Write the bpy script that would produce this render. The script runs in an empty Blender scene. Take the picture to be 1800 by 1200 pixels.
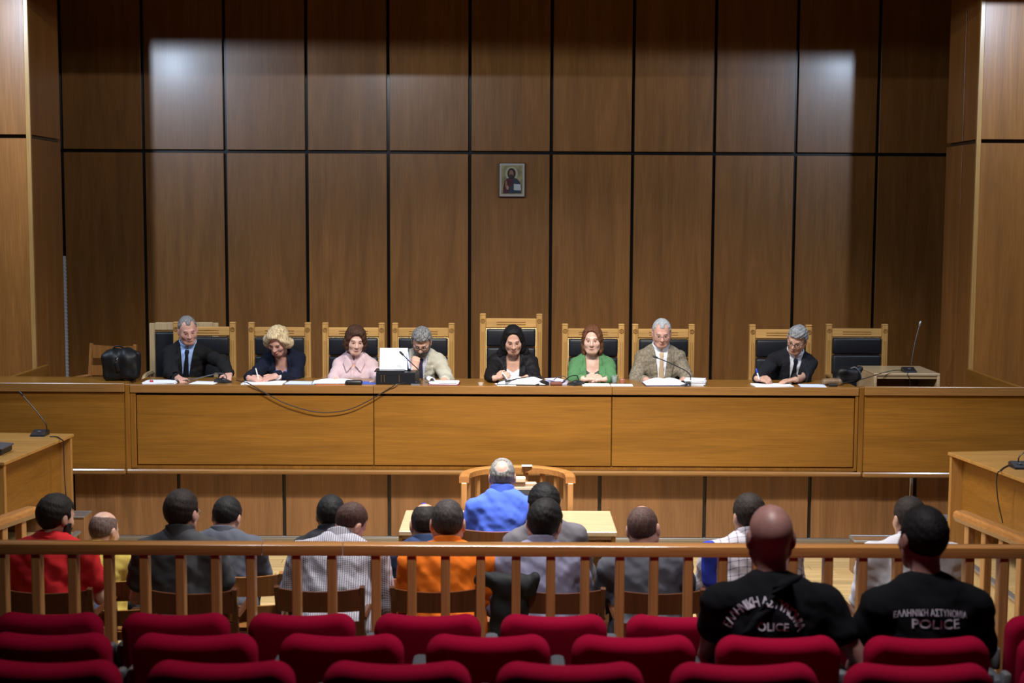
import bpy, bmesh, math, random
import numpy as np
from mathutils import Vector, Matrix
from mathutils.bvhtree import BVHTree

random.seed(7)
SC = bpy.context.scene
COL = SC.collection

# ------------------------------------------------------------------ camera
F = 2500.0                      # focal length in pixels of the 1800 px wide frame
CAM = np.array([0.0, 0.0, 2.85])
TH = math.atan(230 / F); YAW = math.atan(7 / F); RO = math.radians(.28)
FW = np.array([math.sin(YAW) * math.cos(TH), math.cos(YAW) * math.cos(TH), -math.sin(TH)])
R0 = np.array([math.cos(YAW), -math.sin(YAW), 0.0]); U0 = np.cross(R0, FW)
RT = math.cos(RO) * R0 + math.sin(RO) * U0
UP = -math.sin(RO) * R0 + math.cos(RO) * U0
cd = bpy.data.cameras.new('camera'); cam = bpy.data.objects.new('camera', cd); COL.objects.link(cam)
mw = Matrix.Identity(4)
for i in range(3):
    mw[i][0] = RT[i]; mw[i][1] = UP[i]; mw[i][2] = -FW[i]; mw[i][3] = CAM[i]
cam.matrix_world = mw
cd.sensor_width = 36.0; cd.lens = 36.0 * F / 1800
cd.clip_start = .1; cd.clip_end = 100
cd.dof.use_dof = True; cd.dof.focus_distance = 12.3; cd.dof.aperture_fstop = 3.2
SC.camera = cam

def aY(px, py, Y):              # world point on a pixel's ray at depth Y
    d = FW + RT * (px - 900) / F - UP * (py - 600) / F
    return CAM + d * (Y / d[1])
def aZ(px, py, z):
    d = FW + RT * (px - 900) / F - UP * (py - 600) / F
    return CAM + d * ((z - CAM[2]) / d[2])
def tx(px, Y, py=670):
    return float(aY(px, py, Y)[0])

# ------------------------------------------------------------------ world, lamps, exposure
w = bpy.data.worlds.new('world'); SC.world = w; w.use_nodes = True
w.node_tree.nodes['Background'].inputs[0].default_value = (.62, .70, 1, 1)
w.node_tree.nodes['Background'].inputs[1].default_value = .003
vs = SC.view_settings
vs.view_transform = 'Standard'; vs.look = 'None'; vs.gamma = 1; vs.use_curve_mapping = False
vs.exposure = 0.0

def spot(name, loc, aim, power, ang=150, blend=.5, rad=.035, col=(.80, .88, 1)):
    l = bpy.data.lights.new(name, 'SPOT'); l.energy = power; l.spot_size = math.radians(ang); l.spot_blend = blend
    l.shadow_soft_size = rad; l.color = col
    o = bpy.data.objects.new(name, l); COL.objects.link(o); o.location = loc
    o.rotation_euler = (Vector(aim) - Vector(loc)).to_track_quat('-Z', 'Y').to_euler()
    return o
def area(name, loc, aim, power, sx, sy, col=(.9, .94, 1), spread=180):
    l = bpy.data.lights.new(name, 'AREA'); l.shape = 'RECTANGLE'; l.size = sx; l.size_y = sy; l.energy = power; l.color = col
    l.spread = math.radians(spread)
    o = bpy.data.objects.new(name, l); COL.objects.link(o); o.location = loc
    o.rotation_euler = (Vector(aim) - Vector(loc)).to_track_quat('-Z', 'Y').to_euler()
    return o
BLUE = (.60, .77, 1)
spot('flood_lamp', (-4.80, 11.0, 4.90), (-1.2, 13.6, 1.6), 400, col=BLUE)
spot('flood_lamp', (4.76, 11.0, 4.93), (1.2, 13.6, 1.6), 295, col=BLUE)
spot('flood_lamp', (-1.95, 8.0, 5.43), (0, 12.6, 1.4), 265, col=(.85, .92, 1))
area('ceiling_panel_lamp', (0.2, 8.5, 5.4), (0.2, 10.5, 0), 245, 2.0, .3, (1, .97, .93), 105)
area('ceiling_panel_lamp', (0.6, 5.1, 5.5), (0.6, 5.9, 0), 48, .9, .3, (1, .97, .95), 95)

# ------------------------------------------------------------------ mesh helpers
class MB:
    def __init__(s): s.v = []; s.f = []; s.m = []; s.mi = 0
    def add(s, v, f):
        o = len(s.v); s.v.extend([tuple(map(float, p)) for p in v])
        s.f.extend([tuple(i + o for i in q) for q in f]); s.m.extend([s.mi] * len(f)); return s
    def box(s, c, d, bev=0.0, rz=0, rx=0, ry=0, seg=1):
        hx, hy, hz = d[0] / 2, d[1] / 2, d[2] / 2
        b = min(bev, hx * .95, hy * .95, hz * .95)
        if b <= 0:
            v = [(x, y, z) for x in (-hx, hx) for y in (-hy, hy) for z in (-hz, hz)]
            f = [(0, 1, 3, 2), (4, 6, 7, 5), (0, 4, 5, 1), (2, 3, 7, 6), (0, 2, 6, 4), (1, 5, 7, 3)]
        else:
            bm = bmesh.new(); bmesh.ops.create_cube(bm, size=1)
            for q in bm.verts: q.co = Vector((q.co.x * 2 * hx, q.co.y * 2 * hy, q.co.z * 2 * hz))
            bmesh.ops.bevel(bm, geom=list(bm.edges), offset=b, segments=seg, affect='EDGES', profile=.5)
            bm.verts.index_update()
            v = [tuple(q.co) for q in bm.verts]; f = [tuple(q.index for q in t.verts) for t in bm.faces]; bm.free()
        if rz or rx or ry:
            R = np.array((Matrix.Rotation(rz, 3, 'Z') @ Matrix.Rotation(ry, 3, 'Y') @ Matrix.Rotation(rx, 3, 'X')))
            v = [tuple(R @ np.array(p)) for p in v]
        return s.add([(p[0] + c[0], p[1] + c[1], p[2] + c[2]) for p in v], f)
    def b2(s, x0, x1, y0, y1, z0, z1, bev=0.0, seg=1):
        return s.box(((x0 + x1) / 2, (y0 + y1) / 2, (z0 + z1) / 2), (abs(x1 - x0), abs(y1 - y0), abs(z1 - z0)), bev, seg=seg)
    def tube(s, pts, r, n=8, flat=None, cap=True):
        P = [np.array(p, float) for p in pts]; m = len(P)
        rr = [r] * m if np.isscalar(r) else list(r)
        V = []; up = None
        for i in range(m):
            t = P[min(i + 1, m - 1)] - P[max(i - 1, 0)]; t /= (np.linalg.norm(t) + 1e-9)
            if up is None:
                a = np.array([0, 0, 1.]) if abs(t[2]) < .9 else np.array([0, 1., 0])
            else: a = up
            u = a - t * (a @ t); u /= (np.linalg.norm(u) + 1e-9); up = u; q = np.cross(t, u)
            for k in range(n):
                an = 2 * math.pi * (k + .5) / n
                V.append(P[i] + rr[i] * (math.cos(an) * u * (flat or 1) + math.sin(an) * q))
        Fc = []
        for i in range(m - 1):
            for k in range(n):
                a0 = i * n + k; a1 = i * n + (k + 1) % n
                Fc.append((a0, a1, a1 + n, a0 + n))
        if cap:
            Fc.append(tuple(range(n - 1, -1, -1))); Fc.append(tuple((m - 1) * n + k for k in range(n)))
        return s.add(V, Fc)
    def sweep(s, path, prof, cap=True):
        # path: list of (x,y,z); prof: list of (side, up) offsets; side is horizontal normal of the path
        P = [np.array(p, float) for p in path]; m = len(P); n = len(prof); V = []
        for i in range(m):
            t = P[min(i + 1, m - 1)] - P[max(i - 1, 0)]; t[2] = 0; t /= np.linalg.norm(t)
            q = np.array([t[1], -t[0], 0])
            for a, b in prof: V.append(P[i] + q * a + np.array([0, 0, b]))
        Fc = [(i * n + k, i * n + (k + 1) % n, (i + 1) * n + (k + 1) % n, (i + 1) * n + k) for i in range(m - 1) for k in range(n)]
        if cap: Fc += [tuple(range(n - 1, -1, -1)), tuple((m - 1) * n + k for k in range(n))]
        return s.add(V, Fc)
    def prism(s, poly, y0, y1, ax='y'):
        n = len(poly)
        if ax == 'y': V = [(a, y, b) for y in (y0, y1) for a, b in poly]
        elif ax == 'x': V = [(y, a, b) for y in (y0, y1) for a, b in poly]
        else: V = [(a, b, y) for y in (y0, y1) for a, b in poly]
        Fc = [tuple(range(n)), tuple(range(2 * n - 1, n - 1, -1))] + [((i + 1) % n, i, n + i, n + (i + 1) % n) for i in range(n)]
        return s.add(V, Fc)
    def ball(s, c, r, n=12, m=8):
        r = (r, r, r) if np.isscalar(r) else r
        V = [(c[0], c[1], c[2] - r[2])]
        for i in range(1, m):
            ph = math.pi * i / m - math.pi / 2
            for k in range(n):
                a = 2 * math.pi * k / n
                V.append((c[0] + r[0] * math.cos(ph) * math.cos(a), c[1] + r[1] * math.cos(ph) * math.sin(a), c[2] + r[2] * math.sin(ph)))
        V.append((c[0], c[1], c[2] + r[2])); L = len(V) - 1
        Fc = [(0, 1 + (k + 1) % n, 1 + k) for k in range(n)]
        for i in range(m - 2):
            for k in range(n):
                a = 1 + i * n + k; b = 1 + i * n + (k + 1) % n; Fc.append((a, b, b + n, a + n))
        Fc += [(L, L - n + k, L - n + (k + 1) % n) for k in range(n)]
        return s.add(V, Fc)
    def lathe(s, prof, c, n=16):
        V = [(c[0] + r * math.cos(2 * math.pi * k / n), c[1] + r * math.sin(2 * math.pi * k / n), c[2] + z) for r, z in prof for k in range(n)]
        m = len(prof)
        Fc = [(i * n + k, i * n + (k + 1) % n, (i + 1) * n + (k + 1) % n, (i + 1) * n + k) for i in range(m - 1) for k in range(n)]
        Fc += [tuple(range(n - 1, -1, -1)), tuple((m - 1) * n + k for k in range(n))]
        return s.add(V, Fc)
    def xf(s, R, t):
        R = np.array(R); s.v = [tuple(R @ np.array(p) + np.array(t)) for p in s.v]; return s
    def build(s, name, mat, parent=None, smooth=False, world=False):
        me = bpy.data.meshes.new(name)
        v = s.v
        if world and parent is not None:
            r = parent
            while r.parent: r = r.parent
            l = r.location; v = [(a - l[0], b - l[1], c - l[2]) for a, b, c in v]
        me.from_pydata(v, [], s.f)
        ms = mat if isinstance(mat, (list, tuple)) else [mat]
        for m in ms: me.materials.append(m)
        if len(ms) > 1: me.polygons.foreach_set('material_index', s.m)
        bm = bmesh.new(); bm.from_mesh(me); bmesh.ops.recalc_face_normals(bm, faces=bm.faces); bm.to_mesh(me); bm.free()
        if smooth:
            me.polygons.foreach_set('use_smooth', [True] * len(me.polygons))
            if smooth != 'all':
                try: me.set_sharp_from_angle(angle=math.radians(38))
                except Exception: pass
        o = bpy.data.objects.new(name, me); COL.objects.link(o); o.parent = parent
        return o
def tag(o, label=None, cat=None, group=None, kind=None):
    if label: o['label'] = label
    if cat: o['category'] = cat
    if group: o['group'] = group
    if kind: o['kind'] = kind
    return o
def thing(name, label, cat, loc=(0, 0, 0), rz=0, group=None):
    o = bpy.data.objects.new(name, None); COL.objects.link(o); o.location = loc; o.rotation_euler = (0, 0, rz)
    o.empty_display_size = .1
    return tag(o, label, cat, group)
def struct(name, loc=(0, 0, 0), label=None):
    o = bpy.data.objects.new(name, None); COL.objects.link(o); o.location = loc; o['kind'] = 'structure'
    if label: o['label'] = label
    return o
def share(o, name, parent, loc=(0, 0, 0), rot=(0, 0, 0), scale=(1, 1, 1)):
    c = o.copy(); c.name = name; COL.objects.link(c); c.parent = parent; c.location = loc; c.rotation_euler = rot; c.scale = scale
    return c
def dup(root, loc, rz=0, label=None):
    r = root.copy(); COL.objects.link(r); r.location = loc; r.rotation_euler = (0, 0, rz)
    if label: r['label'] = label
    for ch in list(root.children):
        c = ch.copy(); COL.objects.link(c); c.parent = r
        for g in list(ch.children):
            d = g.copy(); COL.objects.link(d); d.parent = c
    return r
def smoothpath(pts, k=6):
    P = [np.array(p, float) for p in pts]; P = [2 * P[0] - P[1]] + P + [2 * P[-1] - P[-2]]; out = []
    for i in range(1, len(P) - 2):
        for j in range(k):
            t = j / k; a, b, c, d = P[i - 1], P[i], P[i + 1], P[i + 2]
            out.append(.5 * ((2 * b) + (-a + c) * t + (2 * a - 5 * b + 4 * c - d) * t * t + (-a + 3 * b - 3 * c + d) * t ** 3))
    out.append(P[-2]); return out

# ------------------------------------------------------------------ materials
def newmat(name):
    m = bpy.data.materials.new(name); m.use_nodes = True; nt = m.node_tree
    return m, nt, nt.nodes['Principled BSDF']
def plain(name, col, rough=.5, metal=0, spec=.5, coat=0, bump=0, bscale=200, sheen=0, var=0, vscale=30):
    m, nt, b = newmat(name); N = nt.nodes; L = nt.links
    b.inputs['Base Color'].default_value = (*col, 1); b.inputs['Roughness'].default_value = rough
    b.inputs['Metallic'].default_value = metal; b.inputs['Specular IOR Level'].default_value = spec
    b.inputs['Coat Weight'].default_value = coat
    if sheen: b.inputs['Sheen Weight'].default_value = sheen; b.inputs['Sheen Roughness'].default_value = .4; b.inputs['Sheen Tint'].default_value = (*[min(1, c * 2 + .1) for c in col], 1)
    if bump or var:
        tc = N.new('ShaderNodeTexCoord'); no = N.new('ShaderNodeTexNoise'); no.inputs['Scale'].default_value = bscale if bump else vscale
        no.inputs['Detail'].default_value = 3
        L.new(tc.outputs['Object'], no.inputs['Vector'])
        if bump:
            bp = N.new('ShaderNodeBump'); bp.inputs['Strength'].default_value = bump; bp.inputs['Distance'].default_value = .004
            L.new(no.outputs['Fac'], bp.inputs['Height']); L.new(bp.outputs['Normal'], b.inputs['Normal'])
        if var:
            n2 = N.new('ShaderNodeTexNoise'); n2.inputs['Scale'].default_value = vscale; n2.inputs['Detail'].default_value = 4
            L.new(tc.outputs['Object'], n2.inputs['Vector'])
            cr = N.new('ShaderNodeValToRGB'); cr.color_ramp.elements[0].position = .32; cr.color_ramp.elements[1].position = .68
            cr.color_ramp.elements[0].color = (*[c * (1 - var) for c in col], 1); cr.color_ramp.elements[1].color = (*[min(1, c * (1 + var)) for c in col], 1)
            L.new(n2.outputs['Fac'], cr.inputs[0]); L.new(cr.outputs[0], b.inputs['Base Color'])
    return m
def wood(name, col, axis='z', rough=.32, coat=.25, across=7.0, contrast=.28, fine=.18, rnd=.08, cr=.18):
    m, nt, b = newmat(name); N = nt.nodes; L = nt.links
    tc = N.new('ShaderNodeTexCoord'); oi = N.new('ShaderNodeObjectInfo')
    mul = N.new('ShaderNodeVectorMath'); mul.operation = 'SCALE'; mul.inputs[0].default_value = (17.3, 9.1, 13.7)
    L.new(oi.outputs['Random'], mul.inputs['Scale'])
    add = N.new('ShaderNodeVectorMath'); L.new(tc.outputs['Object'], add.inputs[0]); L.new(mul.outputs[0], add.inputs[1])
    def sc(al, ac):
        mp = N.new('ShaderNodeMapping'); v = {'x': (al, ac, ac), 'y': (ac, al, ac), 'z': (ac, ac, al)}[axis]
        mp.inputs['Scale'].default_value = v; L.new(add.outputs[0], mp.inputs[0]); return mp
    a = sc(.55, across); n1 = N.new('ShaderNodeTexNoise'); n1.inputs['Scale'].default_value = 1; n1.inputs['Detail'].default_value = 5; n1.inputs['Distortion'].default_value = 1.3
    L.new(a.outputs[0], n1.inputs['Vector'])
    f = sc(3.5, 150); n2 = N.new('ShaderNodeTexNoise'); n2.inputs['Scale'].default_value = 1; n2.inputs['Detail'].default_value = 2
    L.new(f.outputs[0], n2.inputs['Vector'])
    cra = N.new('ShaderNodeValToRGB'); e = cra.color_ramp.elements
    e[0].position = .3; e[1].position = .7
    e[0].color = (*[c * (1 - contrast) for c in col], 1); e[1].color = (*[min(1, c * (1 + contrast * .75)) for c in col], 1)
    L.new(n1.outputs['Fac'], cra.inputs[0])
    mr = N.new('ShaderNodeMapRange'); mr.inputs['From Min'].default_value = .3; mr.inputs['From Max'].default_value = .7
    mr.inputs['To Min'].default_value = 1 - fine; mr.inputs['To Max'].default_value = 1 + fine * .6
    L.new(n2.outputs['Fac'], mr.inputs['Value'])
    rr = N.new('ShaderNodeMapRange'); rr.inputs['To Min'].default_value = 1 - rnd; rr.inputs['To Max'].default_value = 1 + rnd
    L.new(oi.outputs['Random'], rr.inputs['Value'])
    mm = N.new('ShaderNodeMath'); mm.operation = 'MULTIPLY'; L.new(mr.outputs[0], mm.inputs[0]); L.new(rr.outputs[0], mm.inputs[1])
    vm = N.new('ShaderNodeVectorMath'); vm.operation = 'SCALE'; L.new(cra.outputs[0], vm.inputs[0]); L.new(mm.outputs[0], vm.inputs['Scale'])
    L.new(vm.outputs[0], b.inputs['Base Color'])
    b.inputs['Roughness'].default_value = rough; b.inputs['Coat Weight'].default_value = coat; b.inputs['Coat Roughness'].default_value = cr
    bp = N.new('ShaderNodeBump'); bp.inputs['Strength'].default_value = .12; bp.inputs['Distance'].default_value = .002
    L.new(n2.outputs['Fac'], bp.inputs['Height']); L.new(bp.outputs['Normal'], b.inputs['Normal'])
    return m
def check(name, c1, c2, size, mode='gingham', rough=.85):
    """woven check: thin crossing lines of c2 on c1 in the cloth's own x/z coordinates"""
    m, nt, b = newmat(name); N = nt.nodes; L = nt.links
    tc = N.new('ShaderNodeTexCoord'); sp = N.new('ShaderNodeSeparateXYZ'); L.new(tc.outputs['Object'], sp.inputs[0])
    fs = []
    ad = N.new('ShaderNodeMath'); ad.operation = 'ADD'; L.new(sp.outputs['Y'], ad.inputs[0]); L.new(sp.outputs['Z'], ad.inputs[1])
    for src, ph in ((sp.outputs['X'], 0), (ad.outputs[0], .3)):
        mu = N.new('ShaderNodeMath'); mu.operation = 'MULTIPLY'; mu.inputs[1].default_value = 1 / size; L.new(src, mu.inputs[0])
        fr = N.new('ShaderNodeMath'); fr.operation = 'FRACT'; L.new(mu.outputs[0], fr.inputs[0])
        lt = N.new('ShaderNodeMath'); lt.operation = 'LESS_THAN'; lt.inputs[1].default_value = .42 if mode == 'gingham' else .16; L.new(fr.outputs[0], lt.inputs[0])
        fs.append(lt)
    s = N.new('ShaderNodeMath'); s.operation = 'ADD' ; L.new(fs[0].outputs[0], s.inputs[0]); L.new(fs[1].outputs[0], s.inputs[1])
    h = N.new('ShaderNodeMath'); h.operation = 'MULTIPLY'; h.inputs[1].default_value = .5; L.new(s.outputs[0], h.inputs[0])
    mx = N.new('ShaderNodeMix'); mx.data_type = 'RGBA'; L.new(h.outputs[0], mx.inputs['Factor'])
    mx.inputs[6].default_value = (*c1, 1); mx.inputs[7].default_value = (*c2, 1)
    L.new(mx.outputs[2], b.inputs['Base Color']); b.inputs['Roughness'].default_value = rough
    return m
WALLC = (.335, .133, .031)
BENC = (.275, .118, .017)
W_wall = wood('veneer_wall', WALLC, 'z', rough=.36, coat=.2, across=5.5, contrast=.2, cr=.2)
W_wallx = wood('veneer_wall_low', (.25, .118, .046), 'z', rough=.4, coat=.1, across=5)
W_bx = wood('oak_bench_x', BENC, 'x', across=7, contrast=.16)
W_bz = wood('oak_bench_z', (.25, .105, .016), 'z', across=8, contrast=.18)
W_by = wood('oak_bench_y', BENC, 'y', across=8, contrast=.16)
W_lip = wood('oak_lip', (.29, .14, .040), 'x', across=9, contrast=.15)
W_ch = wood('beech_chair', (.50, .275, .085), 'z', across=14, contrast=.15)
W_chx = wood('beech_chair_x', (.52, .29, .095), 'x', across=14, contrast=.15)
W_dk = wood('brown_chair', (.085, .028, .010), 'z', across=14, contrast=.2, rough=.3)
W_rail = wood('oak_rail', (.46, .20, .058), 'x', across=14, contrast=.15, rough=.22, coat=.5)
W_raily = wood('oak_rail_y', (.46, .20, .058), 'y', across=14, contrast=.15, rough=.22, coat=.5)
W_bal = wood('oak_baluster', (.50, .24, .078), 'z', across=18, contrast=.15, rough=.4)
W_desk = wood('oak_desk', (.44, .225, .06), 'x', across=8, contrast=.14)
W_deskz = wood('oak_desk_z', (.42, .205, .055), 'z', across=8, contrast=.14)
W_tab = wood('oak_table', (.52, .37, .21), 'x', across=12, contrast=.12)
W_floor = wood('floor_board', (.52, .36, .16), 'x', across=9, contrast=.18, rough=.4, rnd=.12)
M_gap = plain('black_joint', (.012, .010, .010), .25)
M_black = plain('black_plastic', (.014, .014, .016), .42)
M_blackm = plain('black_metal', (.03, .03, .034), .35, metal=.6)
M_leather = plain('black_leather', (.009, .010, .014), .42, spec=.35, bump=.25, bscale=260)
M_chrome = plain('chrome', (.75, .75, .78), .18, metal=1)
M_brass = plain('brass', (.75, .55, .25), .3, metal=1)
M_paper = plain('paper', (.86, .87, .92), .8)
M_red = plain('red_upholstery', (.32, .001, .028), .95, spec=.12, bump=.35, bscale=420)
M_greyp = plain('grey_plastic', (.09, .10, .12), .5)
M_alu = plain('dull_aluminium', (.45, .46, .48), .4, metal=.8)
M_carpet = plain('dark_carpet', (.03, .028, .034), .95, bump=.3, bscale=300)
M_base = plain('grey_skirting', (.20, .16, .11), .5)
M_plaster = plain('ceiling_paint', (.06, .055, .05), .9)


# lettering outlines, made while the scene is still small
def text_mesh(s, size):
    cu = bpy.data.curves.new('t', 'FONT'); cu.body = s; cu.size = size; cu.align_x = 'CENTER'; cu.offset = size * .012; cu.resolution_u = 3
    o = bpy.data.objects.new('t', cu); COL.objects.link(o); dg = bpy.context.evaluated_depsgraph_get(); dg.update()
    me = bpy.data.meshes.new_from_object(o.evaluated_get(dg)); V = [np.array(v.co) for v in me.vertices]; Fc = [tuple(p.vertices) for p in me.polygons]
    bpy.data.objects.remove(o); bpy.data.curves.remove(cu); bpy.data.meshes.remove(me); return V, Fc
TXT = {}
for ch in 'ΕΛΗΝΙΚΑΣΤΥΟΜ': TXT[ch] = text_mesh(ch, .040)
TXT['POLICE1'] = text_mesh('POLICE', .044); TXT['POLICE2'] = text_mesh('POLICE', .050); TXT['GREEK'] = text_mesh('ΕΛΛΗΝΙΚΗ ΑΣΤΥΝΟΜΙΑ', .034)

# ------------------------------------------------------------------ the setting
fl = struct('floor', (0, 0, 0))
MB().b2(-6, 6, 7.0, 12, -.06, -.012).build('sub_floor', plain('sub_floor_dark', (.10, .06, .03), .8), fl)
pl0 = None
ry = 0
for r in range(33):
    y = 7.02 + r * .148
    x = -6 + (r * .53) % 1.6 - 1.6
    while x < 6:
        x0, x1 = max(x, -6), min(x + 1.6, 6)
        if x1 - x0 > .05:
            if pl0 is None:
                pl0 = MB().b2(-.5, .5, -.0725, .0725, -.012, 0, .002).build('floor_board', W_floor, fl); o = pl0
            else: o = share(pl0, 'floor_board', fl)
            o.location = ((x0 + x1) / 2, y + .074, 0); o.scale = (x1 - x0 - .004, 1, 1)
        x += 1.6
for k, (y0, y1, z) in enumerate(((5.55, 7.0, .17), (4.70, 5.55, .34), (2.0, 4.70, .51))):
    f2 = struct('floor', (0, 0, 0)); MB().b2(-6, 6, y0, y1, -.06, z).build('carpet_step', M_carpet, f2)

wb = struct('wall_back', (0, 15.8, 0))
MB().b2(-6.2, 6.2, 15.84, 15.95, 0, 6.3).build('backing', M_gap, wb, world=True)
GRZ = 3.485
p0 = p1 = None
for k in range(-2, 12):
    xa = -4.025 + .8985 * k + .0175; xb = xa + .8985 - .035
    xc = (xa + xb) / 2
    if p0 is None:
        p0 = MB().b2(-(xb - xa) / 2, (xb - xa) / 2, 0, .035, .66, GRZ - .018, .003).build('panel', W_wall, wb)
        p1 = MB().b2(-(xb - xa) / 2, (xb - xa) / 2, 0, .035, GRZ + .018, 6.25, .003).build('panel', W_wall, wb)
        a, b = p0, p1
    else: a, b = share(p0, 'panel', wb), share(p1, 'panel', wb)
    a.location = (xc, 0, 0); b.location = (xc, 0, 0)
def pilaster(name, sx, xf, xb):
    st = struct(name, (xf, 13.2, 0))
    B = lambda x0, x1, y0, y1, z0, z1, mat, n, bev=.002: MB().b2(min(x0, x1), max(x0, x1), y0, y1, z0, z1, bev).build(n, mat, st, world=True)
    e = .038 * sx
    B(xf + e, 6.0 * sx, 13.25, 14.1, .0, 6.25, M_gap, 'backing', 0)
    for z0, z1 in ((.3, 3.49), (3.525, 6.25)):
        B(xf + e, xf + e + 1.3 * sx, 13.2, 13.25, z0, z1, W_wall, 'panel')
        B(xf, xf + .03 * sx, 13.235, 13.60, z0, z1, W_wall, 'panel')
        B(xb - .004 * sx, xb + .026 * sx, 13.612, 14.1, z0, z1, W_wall, 'panel')
    B(xf - .004 * sx, xf + e, 13.195, 13.235, .3, 6.25, W_ch, 'edge_trim', .004)
pilaster('wall_left', -1, -4.40, -4.41)
pilaster('wall_right', 1, 4.31, 4.31)
for s, n in ((-1, 'wall_left'), (1, 'wall_right')):
    st = struct(n, (5.75 * s, 8, 0))
    MB().b2(5.75 * s - .05, 5.75 * s + .05, 2.0, 13.2, 0, 6.3).build('side_panelling', W_wall, st, world=True)
ce = struct('ceiling', (0, 9, 6.3)); MB().b2(-6.2, 6.2, 2, 16, 6.3, 6.4).build('ceiling_slab', M_plaster, ce, world=True)
bmn = struct('trim_1', (0, 12.2, 4.83), 'dropped ceiling beam above the bench'); MB().b2(-5.7, 5.7, 12.2, 12.5, 4.83, 6.3).build('soffit', W_wallx, bmn, world=True)

# judges' platform
PZ = .65
pt = struct('platform', (0, 11.9, 0))
MB().b2(-6, 6, 11.93, 15.84, 0, PZ).build('deck', M_gap, pt, world=True)
MB().b2(-6, 6, 11.93, 15.8, PZ, PZ + .012).build('deck_carpet', M_carpet, pt, world=True)
q = None
for k in range(-3, 11):
    xa = -3.676 + .8925 * k + .012; xb = xa + .8925 - .030
    if q is None: q = MB().b2(-(xb - xa) / 2, (xb - xa) / 2, 0, .03, .085, PZ - .012, .003).build('panel', W_wallx, pt); o = q
    else: o = share(q, 'panel', pt)
    o.location = ((xa + xb) / 2, 0, 0)
MB().b2(-6, 6, 11.875, 11.925, 0, .075, .006).build('skirting', M_base, pt, world=True)
MB().b2(-6, 6, 11.885, 11.93, .076, .084, .002).build('metal_strip', M_alu, pt, world=True)
MB().b2(tx(1599, 11.88, 860), tx(1604, 11.88, 860), 11.876, 11.892, .33, PZ - .01, .002).build('metal_joint_cover', M_chrome, pt, world=True)
# steps and side daises
def dais(sx):
    d = thing('side_dais', 'low wooden dais with metal nosing under the %s side desk' % ('right-hand' if sx > 0 else 'left-hand'), 'dais', (3.4 * sx, 9.6, 0))
    xe = 3.33 if sx > 0 else -3.36
    MB().b2(min(xe, 5.6 * sx), max(xe, 5.6 * sx), 7.6, 10.95, 0, .33, .004).build('deck', W_floor, d, world=True)
    MB().b2(xe - .02, xe + .03, 7.6, 10.95, .322, .342, .004).build('nosing', M_alu, d, world=True)
    s = thing('step_box', 'low wooden box with metal top between bench and %s desk' % ('right-hand' if sx > 0 else 'left-hand'), 'step', (3.6 * sx, 11.0, 0))
    xa = 3.37 if sx > 0 else -3.31
    MB().b2(min(xa, 4.6 * sx), max(xa, 4.6 * sx), 10.97, 11.17, 0, .44, .004).build('box', W_wallx, s, world=True)
    MB().b2(min(xa, 4.6 * sx), max(xa, 4.6 * sx), 10.96, 11.18, .44, .452, .003).build('metal_top', M_alu, s, world=True)
dais(1); dais(-1)
s = thing('step_box', 'low floor box with metal rim in front of bench at right', 'step', (3.0, 11.3, 0))
MB().b2(2.74, 3.36, 11.0, 11.17, 0, .27, .004).build('box', W_wallx, s, world=True)
MB().b2(2.735, 3.36, 10.985, 11.0, .262, .28, .003).build('front_rim', M_alu, s, world=True)
MB().b2(2.735, 3.36, 11.17, 11.185, .262, .28, .003).build('back_rim', M_alu, s, world=True)
MB().b2(2.73, 2.745, 11.0, 11.17, .262, .28, .003).build('side_rim', M_alu, s, world=True)

# ------------------------------------------------------------------ the bench
BZ = 1.393
bn = thing('judges_bench', 'long golden oak judges bench with three wide front panels', 'bench', (-.1, 11.8, PZ))
B = lambda x0, x1, y0, y1, z0, z1, mat, n, par=bn, bev=.004: MB().b2(x0, x1, y0, y1, z0, z1, bev).build(n, mat, par, world=True)
XL, XR = -3.145, 2.925
B(XL, XR, 11.76, 12.30, BZ - .03, BZ, W_bx, 'worktop')
for a, b in ((XL, -1.12), (-1.117, .868), (.871, XR)):
    B(a, b, 11.745, 11.775, BZ - .066, BZ + .002, W_lip, 'fascia')
B(XL, XR, 11.83, 11.85, PZ, BZ - .03, M_gap, 'backing', bev=0)
for a, b in ((XL + .05, -1.121), (-1.115, .866), (.872, XR - .03)):
    B(a, b, 11.765, 11.825, .722, BZ - .085, W_bx, 'front_panel')
B(XL, XL + .045, 11.755, 11.83, .69, BZ - .066, W_bz, 'end_stile')
B(XR - .025, XR, 11.755, 11.83, .69, BZ - .066, W_bz, 'end_stile')
B(XL, XR, 11.775, 11.83, .684, .718, W_bz, 'bottom_rail')
B(XL - .04, XR + .04, 11.735, 11.83, .645, .684, W_lip, 'ledge', bev=.012)
B(XL, XR, 11.85, 11.87, PZ + .3, BZ - .03, W_bz, 'inner_board')
def wing(sx, x0, x1, lab):
    wg = thing('bench_wing', lab, 'bench', ((x0 + x1) / 2, 11.8, PZ))
    ix = x1 if sx < 0 else x0
    Bw = lambda *a, **k: B(*a, par=wg, **k)
    Bw(x0, x1, 11.77, 12.22 if sx < 0 else 11.80, BZ - .02, BZ + .01, W_bx, 'worktop')
    Bw(x0, x1, 11.745, 11.775, BZ - .062, BZ + .012, W_lip, 'fascia')
    Bw(x0, x1, 11.765, 11.795, .684, BZ - .064, W_bx, 'front_panel')
    Bw(x0, x1, 11.735, 11.80, .640, .684, W_lip, 'ledge', bev=.01)
    Bw(min(ix, ix - sx * .043), max(ix, ix - sx * .043), 11.755, 11.84, .66, BZ + .006, W_bz, 'end_post')
    xr = 4.29 * sx
    MB().b2(xr - .02, xr + .02, 12.22 if sx < 0 else 11.80, 13.17, PZ, BZ + .01, .003).build('return_parapet', W_by, wg, world=True)
wing(-1, -4.9, -3.19, 'plain oak wing of the bench at the left with black bag on it')
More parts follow.
